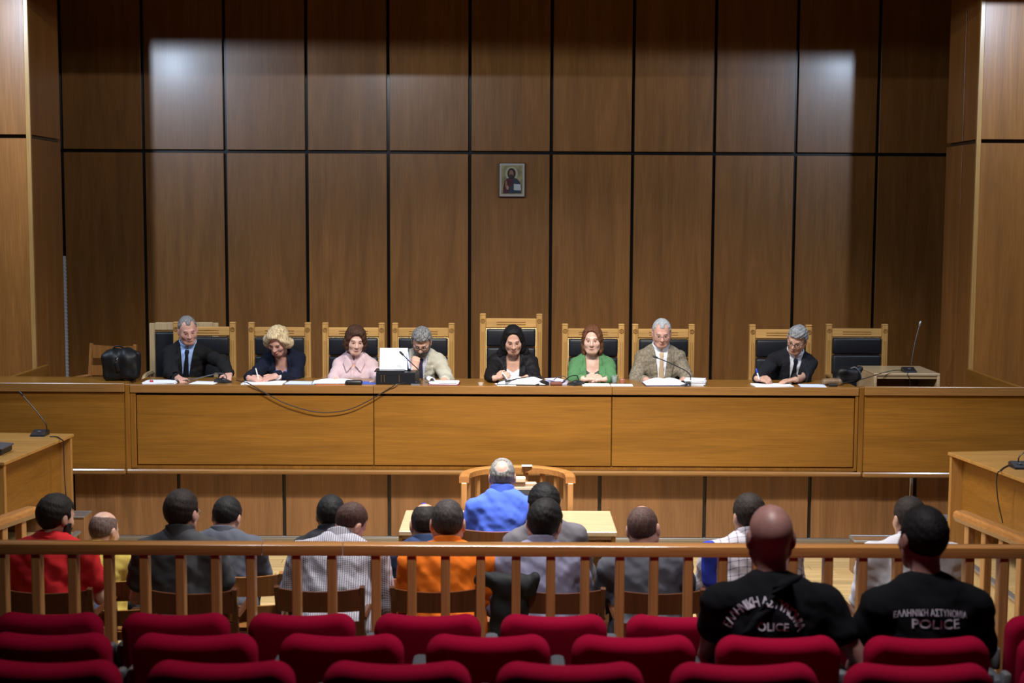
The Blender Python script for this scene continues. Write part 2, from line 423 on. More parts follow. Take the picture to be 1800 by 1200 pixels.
wing(1, 2.972, 4.9, 'plain oak wing of the bench at the right below small desk')

# small desk on the platform, right
def P3(px, py, Y): return aY(px, py, Y)
a = P3(1537, 656, 12.3); zt = float(a[2]); x0 = float(a[0]); x1 = tx(1653, 12.3, 656)
sd = thing('small_desk', 'small light oak desk with open front beside empty black chair', 'desk', ((x0 + x1) / 2, 12.6, PZ + .012))
B(x0, x1, 12.30, 12.92, zt - .022, zt, W_tab, 'top', sd)
B(x0, x0 + .025, 12.30, 12.92, PZ + .012, zt - .022, W_tab, 'side_panel', sd)
B(x1 - .025, x1, 12.30, 12.92, PZ + .012, zt - .022, W_tab, 'side_panel', sd)
B(x0 + .025, x1 - .025, 12.88, 12.90, PZ + .1, zt - .022, W_bz, 'back_panel', sd)
B(x0 + .025, x1 - .025, 12.31, 12.33, zt - .05, zt - .022, W_tab, 'apron', sd, bev=.002)
# white pole in the left recess
t = thing('white_pole', 'thin white ribbed pole standing in the dark left recess', 'pole', (tx(114, 15.6, 560), 15.6, PZ + .012))
MB().lathe([(.028, 0), (.028, 1.66), (.022, 1.67)], (0, 0, 0), 12).build('shaft', plain('white_pvc', (.55, .56, .57), .5), t, smooth=True)
rg = MB()
for i in range(40): rg.lathe([(.029, 0), (.033, .006), (.033, .012), (.029, .018)], (0, 0, .05 + i * .04), 12)
tag(rg.build('ribbing', plain('white_pvc_rib', (.6, .6, .6), .5), t, smooth=True), kind='stuff')
MB().lathe([(.07, 0), (.07, .02), (.03, .03)], (0, 0, 0), 12).build('foot', M_greyp, t)

# icon on the wall
ia = P3(877, 286, 15.8); ib = P3(923, 347, 15.8); ix, iz = (ia[0] + ib[0]) / 2, (ia[2] + ib[2]) / 2; iw, ih = ib[0] - ia[0], ia[2] - ib[2]
ic = thing('wall_icon', 'small gold icon of a robed figure holding a book, on the panelled wall', 'picture', (ix, 15.8, iz))
def flat(c, n): return plain(n, c, .55)
MB().b2(-iw / 2, iw / 2, -.028, -.001, -ih / 2, ih / 2, .003).build('board', flat((.10, .022, .012), 'icon_edge'), ic)
MB().b2(-iw / 2 + .008, iw / 2 - .008, -.0305, -.028, -ih / 2 + .012, ih / 2 - .008, .001).build('border', flat((.56, .50, .40), 'icon_border'), ic)
MB().b2(-iw / 2 + .028, iw / 2 - .03, -.0315, -.0302, -ih / 2 + .034, ih / 2 - .03).build('gold_ground', plain('icon_gold', (.36, .30, .15), .35, metal=.3, var=.35, vscale=16), ic)
def poly(n, pts, c, y): return MB().prism([(x * iw, z * ih) for x, z in pts], y - .0012, y).build(n, flat(c, 'icon_' + n), ic)
def oval(n, cx, cz, rx, rz, c, y): return poly(n, [(cx + rx * math.cos(a), cz + rz * math.sin(a)) for a in np.linspace(0, 2 * math.pi, 20, endpoint=False)], c, y)
oval('halo', -.02, .19, .24, .20, (.50, .46, .27), -.0318)
poly('robe', [(-.33, -.38), (-.33, -.22), (-.28, -.02), (-.17, .05), (-.05, .08), (.08, .07), (.2, .03), (.3, -.06), (.34, -.2), (.35, -.38)], (.09, .008, .02), -.0330)
poly('mantle', [(-.16, -.38), (-.1, -.2), (.04, -.14), (.04, .05), (.2, .03), (.3, -.06), (.34, -.2), (.35, -.38)], (.028, .04, .06), -.0342)
poly('sash', [(-.26, -.2), (-.25, -.03), (-.2, -.02), (-.17, -.22)], (.36, .16, .05), -.0342)
oval('hair', -.02, .19, .155, .155, (.025, .012, .008), -.0354)
oval('face', -.03, .185, .088, .105, (.30, .14, .07), -.0366)
oval('beard', -.03, .115, .07, .05, (.06, .025, .012), -.0378)
oval('hand', -.17, -.22, .05, .06, (.45, .24, .13), -.0378)
poly('book', [(.07, -.29), (.07, -.11), (.32, -.12), (.34, -.3)], (.60, .56, .54), -.0366)
bkl = MB()
for i in range(6): bkl.b2(.10 * iw, .30 * iw, -.0374, -.0366, (-.145 - i * .024) * ih - .0012, (-.145 - i * .024) * ih + .0012)
bkl.build('book_lines', flat((.2, .18, .18), 'icon_lines'), ic)

# ------------------------------------------------------------------ chairs behind the bench
PF = PZ + .012
def ring(c, R, r, n=14, ax='y'):
    pts = [(c[0] + R * math.cos(2 * math.pi * i / n), c[1], c[2] + R * math.sin(2 * math.pi * i / n)) for i in range(n + 1)]
    return MB().tube(pts, r, 6, cap=False)
W_flute = wood('beech_flute', (.27, .13, .035), 'z', across=14)
def judge_chair(h, label, loc, rz=0, group='high-backed leather chairs behind the bench'):
    t = thing('high_back_chair', label, 'chair', loc, rz, group)
    for s in (-1, 1):
        x = .254 * s
        p = MB().box((x, .23, h / 2), (.053, .06, h), .006).build('post', W_ch, t)
        MB().box((x, .23, h + .004), (.058, .066, .018), .008).build('finial', W_chx, p)
        ring((x, .198, h - .052), .017, .0045).build('rosette', W_flute, p, smooth=True)
        MB().box((x, .1985, h - .052), (.014, .006, .014), .003).build('rosette_boss', W_flute, p)
        for d in (-.008, .008):
            MB().box((x + d, .1995, h - .38), (.004, .003, .46)).build('flute', W_flute, p)
        MB().box((x, -.22, .33), (.05, .05, .66), .005).build('front_leg', W_ch, t)
        MB().box((x, -.02, .675), (.06, .50, .035), .01).build('armrest', W_ch, t)
    r = MB().box((0, .232, h - .072), (.457, .045, .082), .006).build('top_rail', W_chx, t)
    for z in (h - .062, h - .084):
        MB().box((0, .2085, z), (.26, .005, .006), .001).build('flute', W_flute, r)
    for z0, z1 in ((h - .285, h - .120), (h - .74, h - .289)):
        MB().box((0, .215, (z0 + z1) / 2), (.445, .075, z1 - z0), .024, seg=3).build('back_cushion', M_leather, t, smooth=True)
    nb = MB()
    for i in range(34): nb.ball((-.219 + i * .01327, .201, h - .121), .0042, 6, 4)
    for i in range(44):
        for s in (-1, 1): nb.ball((.224 * s, .201, h - .125 - i * .0135), .0042, 6, 4)
    tag(nb.build('nail_trim', M_brass, t), kind='stuff')
    MB().box((0, -.01, .41), (.47, .47, .09), .03, seg=3).build('seat', M_leather, t, smooth=True)
    MB().box((0, 0, .345), (.50, .47, .05), .005).build('seat_frame', W_chx, t)
    return t
c0 = judge_chair(1.164, 'high-backed black leather chair of the woman in navy writing', (-2.057, 12.55, PF))
for x, y, lb in ((-1.392, 12.55, 'high-backed black leather chair of the woman in pale pink'),
                 (-.763, 12.55, 'high-backed black leather chair of the man in the cream jacket'),
                 (.767, 12.55, 'high-backed black leather chair of the woman in the green jacket'),
                 (1.40, 12.55, 'high-backed black leather chair of the man in the grey tweed suit'),
                 (2.457, 12.55, 'high-backed black leather chair of the man writing with a blue pen'),
                 (-2.735, 12.56, 'high-backed black leather chair of the man in a blue shirt')):
    dup(c0, (x, y, PF), 0, lb)
e_ = dup(c0, (3.31, 13.22, PF), 0, 'empty high-backed black leather chair at the right end'); e_.scale = (1.045, 1, .962)
judge_chair(1.252, 'tallest black leather chair, behind the black-haired woman in black suit', (.027, 12.55, PF))
# plain framed chair
a = aY(268, 567, 12.98)
t = thing('leather_armchair', 'plain light-framed black leather armchair half hidden by the leftmost man', 'chair', (float(a[0]) + .31, 12.78, PF), math.radians(6))
h = float(a[2]) - PF
W_pale = wood('pale_beech', (.50, .36, .20), 'z', across=14, contrast=.12)
for s in (-1, 1):
    MB().box((.285 * s, .2, h / 2), (.05, .045, h), .005).build('post', W_pale, t)
    MB().tube(smoothpath([(.29 * s, .2, .70), (.31 * s, -.1, .70), (.31 * s, -.22, .66), (.30 * s, -.25, .5), (.29 * s, -.24, .02)]), .022, 6).build('arm_and_leg', W_pale, t, smooth=True)
MB().box((0, .2, h - .03), (.52, .045, .07), .005).build('top_rail', W_pale, t)
MB().box((0, .19, h - .42), (.52, .06, .68), .022, seg=3).build('back_cushion', M_leather, t, smooth=True)
nb = MB()
for i in range(38): nb.ball((-.252 + i * .0136, .172, h - .075), .004, 6, 4)
for i in range(44): nb.ball((-.256, .172, h - .08 - i * .0145), .004, 6, 4); nb.ball((.256, .172, h - .08 - i * .0145), .004, 6, 4)
tag(nb.build('nail_trim', M_brass, t), kind='stuff')
MB().box((0, -.02, .45), (.52, .46, .11), .03, seg=3).build('seat', M_leather, t, smooth=True)

# wooden armchairs
def slat(w, y, z0, z1, bow, lift=0, th=.018, n=10):
    V = []; 
    for i in range(n + 1):
        u = -1 + 2 * i / n; x = u * w / 2; yy = y - bow * (1 - u * u); lf = lift * (1 - u * u)
        V += [(x, yy - th / 2, z0), (x, yy + th / 2, z0), (x, yy + th / 2, z1 + lf), (x, yy - th / 2, z1 + lf)]
    Fc = [(4 * i + k, 4 * i + (k + 1) % 4, 4 * i + 4 + (k + 1) % 4, 4 * i + 4 + k) for i in range(n) for k in range(4)] + [(3, 2, 1, 0), (4 * n, 4 * n + 1, 4 * n + 2, 4 * n + 3)]
    return MB().add(V, Fc)
def wood_chair(label, loc, rz=0, h=.86, w=.44, mats=(W_dk, W_dk), group=None, arms=True):
    t = thing('wooden_armchair', label, 'chair', loc, rz, group); a, b = mats
    for s in (-1, 1):
        x = w / 2 * s
        MB().tube([(x * .96, -.19, 0), (x, -.19, .44), (x * 1.02, -.235, .7), (x * 1.04, -.275, h)], [.02, .023, .021, .019], 4).build('back_post', a, t)
        MB().tube([(x * 1.02, .2, 0), (x * 1.02, .2, .44 if not arms else .64)], .021, 4).build('front_leg', a, t)
        if arms: MB().tube(smoothpath([(x * 1.03, -.235, .66), (x * 1.08, 0, .665), (x * 1.06, .2, .65), (x * 1.04, .23, .63)]), .021, 6, flat=.7).build('armrest', a, t, smooth=True)
        MB().box((x * .98, 0, .2), (.022, .36, .03), .003).build('stretcher', a, t)
    slat(w * 1.02, -.262, h - .135, h - .012, .035, -.012).build('top_slat', b, t, smooth=True)
    slat(w, -.232, h - .29, h - .20, .03).build('middle_slat', b, t, smooth=True)
    slat(w, -.21, h - .38, h - .33, .025).build('lower_slat', b, t, smooth=True)
    MB().box((0, 0, .435), (w * 1.04, .44, .03), .01).build('seat', a, t)
    return t
W_mid = wood('orange_brown_chair', (.29, .12, .032), 'z', across=14, contrast=.2, rough=.3)
a = aY(182, 606, 12.9); hh = float(a[2]) - PF
wood_chair('empty orange-brown wooden armchair behind the black bag', (float(a[0]), 12.75, PF), math.radians(168), hh, .42, (W_mid, W_mid))

# ------------------------------------------------------------------ microphones and cables
def mic(label, base, rz, neck, size=1.0, mat=None, headmat=None, neckmat=None):
    t = thing('table_microphone', label, 'microphone', base, rz)
    mat = mat or M_black
    s = size
    MB().prism([(-.06 * s, 0), (.06 * s, 0), (.06 * s, .026 * s), (.035 * s, .036 * s), (-.055 * s, .012 * s)], -.045 * s, .045 * s, 'x').build('base', mat, t)
    MB().box((0, -.01 * s, .026 * s), (.02 * s, .02 * s, .008 * s), .002).build('talk_button', M_greyp, t)
    p = smoothpath(neck)
    MB().tube(p, .0042, 8).build('gooseneck', neckmat or M_blackm, t, smooth=True)
    e = np.array(p[-1]); d = e - np.array(p[-3]); d /= np.linalg.norm(d)
    MB().tube([e - d * .004, e + d * .006, e + d * .03, e + d * .042, e + d * .047], [.005, .009, .0105, .008, .002], 10).build('capsule', headmat or M_black, t, smooth=True)
    return t
TY = 11.95
def L(p, base): return tuple(float(a - b) for a, b in zip(p, base))
def micpx(label, bpx, Y, z, pts, rz=0, size=1.0, **k):
    base = (tx(bpx, Y), Y, z)
    R = Matrix.Rotation(-rz, 3, 'Z')
    nk = [tuple(R @ Vector(L(aY(x, y, yy), base))) for x, y, yy in pts]
    return mic(label, base, rz, nk, size, **k)
M_grneck = plain('grey_steel_neck', (.22, .22, .23), .35, metal=.8)
micpx('table microphone with drooping neck before the man in blue shirt', 392, 11.93, BZ, [(397, 668, 11.93), (398, 661, 11.93), (391, 656, 11.93), (378, 657, 11.93), (340, 666, 11.93), (318, 669, 11.93)], math.radians(60), neckmat=M_grneck)
micpx('upright microphone by the black box file and cream-jacketed man', 731, 11.86, BZ, [(742, 668, 11.87), (742, 659, 11.87), (737, 651, 11.87), (720, 635, 11.87), (709, 624, 11.87)], 0, .85)
micpx('low microphone across the open binder of the woman in black', 950, 11.87, BZ, [(955, 668, 11.89), (952, 662, 11.89), (938, 661, 11.87), (912, 665, 11.84), (897, 668, 11.83)], math.radians(-70))
micpx('microphone base beside the clasped hands of the green-jacketed woman', 1012, 11.88, BZ, [(1017, 668, 11.9), (1014, 660, 11.9), (1003, 661, 11.9), (993, 668, 11.9)], math.radians(-50))
micpx('microphone with long neck crossing the tweed-suited man', 1203, 11.87, BZ, [(1214, 668, 11.89), (1213, 660, 11.89), (1206, 652, 11.89), (1180, 639, 11.89), (1156, 629, 11.89)], math.radians(-40))
micpx('microphone with tall straight neck on the small desk', 1597, 12.42, zt, [(1602, 642, 12.42), (1603, 632, 12.42), (1609, 600, 12.42), (1616, 573, 12.42)], 0, 1.15, neckmat=M_grneck, headmat=M_alu)
def cable(label, pts, r=.004, name='cable'):
    P = [aY(x, y, Y) for x, y, Y in pts]; b = P[0]
    o = MB().tube(smoothpath([p - b for p in P], 8), r, 6).build(name, M_black, None, smooth=True)
    o.location = tuple(b); tag(o, label, 'cable'); return o
cable('black cable drooping in a long arc down the front of the bench', [(415, 668, 11.9), (430, 671.5, 11.80), (436, 673, 11.73), (460, 687, 11.737), (500, 708, 11.737), (545, 722, 11.737), (578, 725, 11.737), (615, 719, 11.737), (650, 703, 11.737), (682, 684, 11.737), (697, 675.5, 11.73), (712, 672.5, 11.80)])
cable('thin black cable from small desk down to the bench end', [(1586, 650, 12.38), (1570, 651, 12.3), (1545, 657, 12.25), (1520, 665, 12.1), (1490, 671.5, 11.98), (1462, 674, 11.93)], .0035)
cable('thin grey cable hanging under the small desk microphone', [(1597, 653, 12.36), (1595, 658, 12.29), (1598, 664, 12.292), (1600, 680, 12.295)], .003)
t = cable('cable loop on the bench between the black-suited and green-jacketed women', [(968, 673, 11.9), (978, 664, 11.92), (990, 661, 11.92), (1000, 668, 11.9), (1004, 674, 11.88)], .0035)

# ------------------------------------------------------------------ things on the bench
def sheet(px0, px1, Y0, Y1, label, rz=0, th=.003, z=BZ, mat=None, name='paper_sheet', cat='paper', group=None, n=1):
    x0, x1 = tx(px0, (Y0 + Y1) / 2), tx(px1, (Y0 + Y1) / 2)
    m = MB()
    for i in range(n):
        m.box((random.uniform(-.006, .006) if n > 1 else 0, random.uniform(-.006, .006) if n > 1 else 0, th * (i + .5)), (x1 - x0, Y1 - Y0, th * .8), 0, random.uniform(-.05, .05) if n > 1 else 0)
    o = m.build(name, mat or M_paper, None); o.location = ((x0 + x1) / 2, (Y0 + Y1) / 2, z); o.rotation_euler = (0, 0, rz)
    return tag(o, label, cat, group)
sheet(256, 312, 11.80, 12.02, 'paper stack with red mark left of the man in blue shirt', .05, .004, n=3, name='paper_stack')
sheet(338, 382, 11.80, 12.0, 'loose white sheet in front of the man in blue shirt', -.12)
o = MB().tube([(0, 0, 0), (.03, .005, 0)], .008, 6).build('red_clip', plain('red_plastic', (.5, .01, .02), .4)); o.location = (tx(263, 11.85), 11.85, BZ + .02); tag(o, 'small red clip on the leftmost paper stack', 'clip')
sheet(428, 500, 11.79, 12.02, 'white writing pad under hands of the woman in navy', .04, .004, n=2, name='writing_pad')
sheet(505, 556, 11.80, 11.98, 'bluish paper stack right of the woman in navy', -.08, .003, mat=plain('blue_white_paper', (.62, .70, .9), .8), n=3, name='paper_stack')
o = MB().tube([(0, 0, 0), (.11, .01, 0)], .007, 8).build('marker_pen', plain('mint_plastic', (.45, .62, .52), .4)); o.location = (tx(465, 11.81), 11.81, BZ + .007); tag(o, 'pale green marker pen lying before woman in navy', 'pen')
sheet(556, 620, 11.80, 12.08, 'orange folder under the open book of the woman in pink', .1, .004, mat=plain('orange_card', (.75, .18, .04), .7), name='folder', cat='folder')
def open_book(px, Y, wd, dp, label, rz=0, lift=.022, cover=None, z=BZ + .004):
    t = thing('open_book', label, 'book', (tx(px, Y), Y, z), rz)
    MB().box((0, 0, .002), (wd + .012, dp + .01, .004)).build('cover', cover or M_black, t)
    for s in (-1, 1):
        V = []; n = 8
        for i in range(n + 1):
            u = i / n; x = s * u * wd / 2; zz = .004 + lift * math.sin(math.pi * min(1, .25 + u * .75)) * (1 - .3 * u)
            V += [(x, -dp / 2, .004), (x, dp / 2, .004), (x, dp / 2, zz), (x, -dp / 2, zz)]
        Fc = [(4 * i + k, 4 * i + (k + 1) % 4, 4 * i + 4 + (k + 1) % 4, 4 * i + 4 + k) for i in range(n) for k in range(4)] + [(3, 2, 1, 0), (4 * n, 4 * n + 1, 4 * n + 2, 4 * n + 3)]
        MB().add(V, Fc).build('page_block', M_paper, t, smooth=True)
    return t
open_book(588, 11.93, .36, .22, 'open white book before the woman in pink', .06, .02, z=BZ + .005)
sheet(600, 668, 11.86, 12.04, 'blue folder sticking out beside the black box file', -.05, .004, mat=plain('blue_card', (.05, .12, .5), .6), name='folder', cat='folder')
o = MB().box((0, 0, .02), (.145, .06, .04), .018, seg=3).build('glasses_case', M_black, smooth=True); o.location = (tx(622, 11.82), 11.82, BZ); tag(o, 'oval black spectacle case in front of the woman in pink', 'case')
# box file with raised sheet
xa, xb = tx(663, 11.95), tx(738, 11.95); bh = .105
t = thing('box_file', 'black box file with a white sheet propped up in its open lid', 'binder', ((xa + xb) / 2, 11.97, BZ))
hw = (xb - xa) / 2
MB().box((-.07, -.02, bh / 2), (2 * hw - .14, .22, bh), .006).build('body', M_leather, t)
MB().box((hw - .085, -.02, bh / 2 - .002), (.13, .23, bh), .006, rz=-.1).build('second_volume', M_leather, t)
for x in (-hw + .045, -hw + .07, .015): MB().box((x, -.1315, bh / 2), (.006, .002, .06)).build('gilt_band', M_brass, t)
rx = math.radians(-18)
MB().box((-.045, .03, bh + .095), (.235, .004, .19), 0, rx=rx, ry=0).build('propped_sheet', M_paper, t)
MB().box((-.04, .055, bh + .09), (.25, .006, .185), 0, rx=rx).build('lid', M_leather, t)
MB().box((-.07, -.03, bh + .006), (.25, .2, .01), .003).build('clip_mechanism', M_blackm, t)
MB().box((.085, .04, bh + .075), (.012, .1, .15), 0, rx=rx, ry=-.15).build('loose_leaf_edge', plain('blueish_leaf', (.55, .6, .95), .8), t)
# cream man's papers
sheet(757, 806, 11.82, 12.0, 'paper pile on a dark red folder before the cream-jacketed man', -.04, .004, n=4, name='paper_stack', z=BZ + .006)
sheet(754, 808, 11.80, 12.02, 'dark red folder under papers of the cream-jacketed man', -.04, .006, mat=plain('maroon_card', (.2, .02, .03), .6), name='folder', cat='folder')
V = MB(); n = 14
for i in range(n + 1):
    a = i / n * 4.6; r = .028; V.v += [(r * math.cos(a - 1.4), -.06, .028 + r * math.sin(a - 1.4)), (r * math.cos(a - 1.4), .1, .028 + r * math.sin(a - 1.4))]
V.f = [(2 * i, 2 * i + 1, 2 * i + 3, 2 * i + 2) for i in range(n)]; V.m = [0] * n
o = V.build('curled_paper', M_paper, smooth=True); o.location = (tx(757, 11.93), 11.93, BZ); o.rotation_euler = (0, 0, .3); tag(o, 'curled white paper roll beside upright microphone', 'paper')
sm = o.modifiers.new('thick', 'SOLIDIFY'); sm.thickness = .002
# president
t = open_book(918, 11.95, .40, .24, 'open ring binder under the hands of the black-haired woman', -.08, .045)
sheet(872, 905, 11.80, 11.96, 'white sheet slipping from under the open ring binder', .15)
V = MB(); n = 8
for i in range(n + 1):
    u = i / n; V.v += [(-.05 * u * u, -.08 + .02 * u, .09 * u), (-.05 * u * u, .10, .09 * u)]
V.f = [(2 * i, 2 * i + 1, 2 * i + 3, 2 * i + 2) for i in range(n)]; V.m = [0] * n
o = V.build('lifted_page', M_paper, smooth=True); o.location = (tx(893, 11.9), 11.93, BZ + .008); tag(o, 'page lifted upright in the hand of the black-haired woman', 'paper')
sm = o.modifiers.new('thick', 'SOLIDIFY'); sm.thickness = .0015
sheet(966, 990, 11.88, 12.08, 'leaning paper wad between binder and green-jacketed woman', .4, .006, n=6, name='paper_stack', mat=plain('lilac_paper', (.66, .64, .85), .8))
o = MB().box((0, 0, .016), (.10, .06, .032), .012, seg=2).build('brown_wallet', plain('brown_leather', (.16, .05, .03), .5), smooth=True); o.location = (tx(978, 11.83), 11.83, BZ); tag(o, 'small brown wallet under the cable loop', 'wallet')
o = MB().lathe([(.02, 0), (.024, .02), (.024, .022), (.005, .022)], (0, 0, 0), 12).build('glass_ashtray', plain('clear_glass', (.6, .5, .42), .1, spec=.8), smooth=True); o.location = (tx(845, 11.84), 11.84, BZ); tag(o, 'small glass dish left of the black-haired woman', 'dish')
# green
sheet(1023, 1072, 11.79, 11.95, 'white notepad under the clasped hands', .02, .006, name='notepad')
sheet(1074, 1112, 11.79, 11.93, 'white notepad with dark cover beside the drinking glass', -.03, .005, name='notepad')
gl = plain('glass', (.8, .85, .88), .05); gl.node_tree.nodes['Principled BSDF'].inputs['Transmission Weight'].default_value = .9
o = MB().lathe([(.020, 0), (.026, .07), (.024, .07), (.018, .006)], (0, 0, 0), 14).build('drinking_glass', gl, smooth=True); o.location = (tx(1080, 11.98), 11.98, BZ); tag(o, 'small clear drinking glass by the green-jacketed woman', 'glass')
o = MB().lathe([(.022, 0), (.026, .03), (.02, .042), (.006, .044)], (0, 0, 0), 14).build('amber_jar', plain('amber', (.3, .1, .06), .2), smooth=True); o.location = (tx(1094, 11.97), 11.97, BZ); tag(o, 'small amber jar right of the drinking glass', 'jar')
# tweed
open_book(1170, 11.94, .36, .24, 'open thick document before the man in tweed suit', .05, .04, plain('navy_card', (.04, .06, .2), .6))
sheet(1205, 1240, 11.86, 12.06, 'ragged paper pile under the long-necked microphone', -.2, .005, n=9, name='paper_stack')
# right judge
sheet(1324, 1392, 11.79, 12.0, 'white papers under the hand holding a blue pen', .03, .004, n=2, name='paper_stack')
sheet(1405, 1450, 11.80, 11.96, 'white sheets with blue edge at the end of the bench', -.1, .003, n=2, name='paper_stack', mat=plain('blue_white_paper2', (.66, .72, .92), .8))
o = MB().box((0, 0, .01), (.07, .05, .02), .006).build('phone', M_black); o.location = (tx(1464, 11.86), 11.86, BZ); tag(o, 'black phone lying at right end of the bench', 'phone')

def sdf_bag(): pass
# ------------------------------------------------------------------ court floor furniture
tb = thing('court_table', 'light oak table behind which the curved stand rises', 'table', (0, 9.5, 0))
B(-.711, .722, 9.17, 9.83, .725, .755, W_tab, 'top', tb)
for x in (-.70, .70): B(x - .014, x + .014, 9.19, 9.81, 0, .725, W_desk, 'end_panel', tb)
B(-.686, .686, 9.72, 9.745, .2, .725, W_deskz, 'modesty_panel', tb)
B(-.686, .686, 9.19, 9.21, .70, .725, W_tab, 'apron', tb, bev=.002)
# witness stand
ws = thing('witness_stand', 'curved oak witness stand with balusters open towards the seats', 'stand', (.07, 10.0, 0))
n = 18; hw, dp, zr = .375, .33, .985
pth = [(hw * math.cos(math.pi - math.pi * i / n), dp * math.sin(math.pi * i / n), zr) for i in range(n + 1)]
pth = [(-hw, -.12, zr)] + pth + [(hw, -.12, zr)]
MB().sweep(pth, [(-.035, -.045), (.035, -.045), (.035, -.008), (.025, 0), (-.025, 0), (-.035, -.008)]).build('handrail', W_rail, ws)
bl = None
for i in range(0, n + 1, 2):
    p = pth[i + 1]
    o = MB().box((0, 0, (zr - .045) / 2), (.028, .034, zr - .045), .003).build('baluster', W_bal, ws) if bl is None else share(bl, 'baluster', ws)
    bl = bl or o; o.location = (p[0], p[1], 0); o.rotation_euler = (0, 0, math.pi * i / n)
for s in (-1, 1): MB().box((hw * s, -.10, (zr - .045) / 2), (.04, .05, zr - .045), .004).build('newel', W_bal, ws)
o = MB().box((0, 0, .012), (.075, .06, .004), .001).build('tissue', M_paper); o.location = (tx(926, 10.33, 833), 10.30, .985 - .008); tag(o, 'white paper slip lying on the witness stand rail', 'paper')
t = thing('desk_monitor', 'beige framed monitor with small box on top beyond the man in blue', 'monitor', (tx(920, 10.08, 860), 10.05, 0))
hz = float(aY(920, 848, 10.08)[2])
M_beige = plain('beige_plastic', (.50, .34, .22), .5)
MB().box((0, 0, hz - .14), (.19, .05, .30), .008).build('housing', M_beige, t)
MB().box((0, -.027, hz - .13), (.145, .006, .22), .002).build('bezel', plain('cream_plastic', (.6, .48, .36), .5), t)
MB().box((0, -.031, hz - .13), (.12, .004, .18)).build('screen', plain('dark_screen', (.05, .055, .07), .2), t)
MB().box((-.03, 0, hz + .03), (.09, .08, .035), .006).build('top_box', plain('cream_box', (.65, .5, .36), .5), t)
MB().box((0, .02, (hz - .29) / 2), (.06, .05, hz - .29), .004).build('stem', M_greyp, t)
MB().box((0, .02, .01), (.2, .18, .02), .004).build('foot', M_greyp, t)
# bottle
t = thing('water_bottle', 'clear water bottle with blue cap on the court table', 'bottle', (tx(745, 9.6, 905), 9.6, .755))
zc = float(aY(745, 884, 9.6)[2]) - .755
MB().lathe([(.028, 0), (.03, .01), (.03, zc * .62), (.024, zc * .75), (.012, zc * .88), (.012, zc - .015)], (0, 0, 0), 16).build('body', gl, t, smooth=True)
MB().lathe([(.0145, 0), (.0145, .018), (.013, .02)], (0, 0, zc - .02), 14).build('cap', plain('blue_cap', (.02, .03, .45), .4), t, smooth=True)

# side desks
def side_desk(sx, xf, xn, yf, yn, zt, label, loc):
    """xf,yf far corner of the room-side edge; xn,yn near corner"""
    t = thing('side_desk', label, 'desk', (xf, yf, .33))
    L_ = math.hypot(xn - xf, yn - yf); an = math.atan2(xn - xf, -(yn - yf))
    R = Matrix.Rotation(an, 3, 'Z')
    def bb(u0, u1, v0, v1, z0, z1, m, n):   # u outward from the room side, v towards the camera
        mb = MB().b2(min(u0 * sx, u1 * sx), max(u0 * sx, u1 * sx), -v1, -v0, z0 - .33, z1 - .33, .003)
        return mb.xf(R, (0, 0, 0)).build(n, m, t)
    bb(0, .75, 0, L_, zt - .025, zt, W_desk, 'top')
    bb(.01, .72, .01, .045, .33, zt - .025, W_deskz, 'end_panel')
    bb(.01, .72, L_ - .045, L_ - .01, .33, zt - .025, W_deskz, 'end_panel')
    bb(.10, .125, .045, L_ - .045, .33 + .26, zt - .025, W_by, 'modesty_panel')
    return t
RD = aZ(1666, 794, 1.08); RDn = aZ(1806, 845, 1.08)
side_desk(1, RD[0], RDn[0] + .12, RD[1], RDn[1] - .75, 1.08, 'oak side desk at the right edge of the court', None)
LD = aZ(130, 762, 1.08); LDn = aZ(8, 812, 1.08)
side_desk(-1, LD[0], LDn[0], LD[1], LDn[1], 1.08, 'oak side desk at the left edge with microphone', None)
zt2 = 1.08
b = aZ(70, 765, zt2)
bb_ = (float(b[0]), float(b[1]), zt2)
mic('long-necked microphone on the left side desk', bb_, 0, [L(aY(x, y, b[1]), bb_) for x, y in ((82, 758), (82, 750), (78, 741), (60, 718), (40, 695))], 1.2).rotation_euler = (0, 0, 0)
b = aZ(1792, 822, zt2); bb_ = (float(b[0]), float(b[1]), zt2)
mic('microphone base at the edge of the right side desk', bb_, 0, [L(aY(x, y, b[1]), bb_) for x, y in ((1790, 812), (1791, 804), (1797, 797), (1812, 788), (1835, 775))], 1.2)
def deskcable(label, pts):
    P = [np.array(p) for p in pts]; o = MB().tube(smoothpath([p - P[0] for p in P], 8), .0045, 6).build('cable', M_black, None, smooth=True)
    o.location = tuple(P[0]); tag(o, label, 'cable')
e = aZ(107.5, 772, zt2 + .006)
deskcable('black cable hanging down the left side desk', [aZ(88, 767, zt2 + .006), aZ(100, 767.5, zt2 + .006), e, e + np.array([.016, 0, -.02]), e + np.array([.018, 0, -.1]), e + np.array([.02, 0, -.3]), e + np.array([.03, 0, -.5])])
e = aZ(1772, 818, zt2 + .006)
e2 = aZ(1757, 828, zt2 + .006)
deskcable('black cable hanging down the right side desk', [e, aZ(1764, 822, zt2 + .006), e2, e2 + np.array([-.015, 0, -.02]), e2 + np.array([-.016, 0, -.1]), e2 + np.array([.0, 0, -.22]), e2 + np.array([.035, 0, -.36])])
b = aZ(0, 796, zt2)
t = thing('document_case', 'black flat document case at the left frame edge', 'case', (float(b[0]) - .03, float(b[1]), zt2))
MB().box((0, 0, .025), (.16, .24, .05), .01).build('body', M_leather, t)
MB().box((.0, 0, .055), (.18, .25, .012), .003, ry=.08).build('flap', plain('grey_leather', (.06, .065, .08), .4), t)

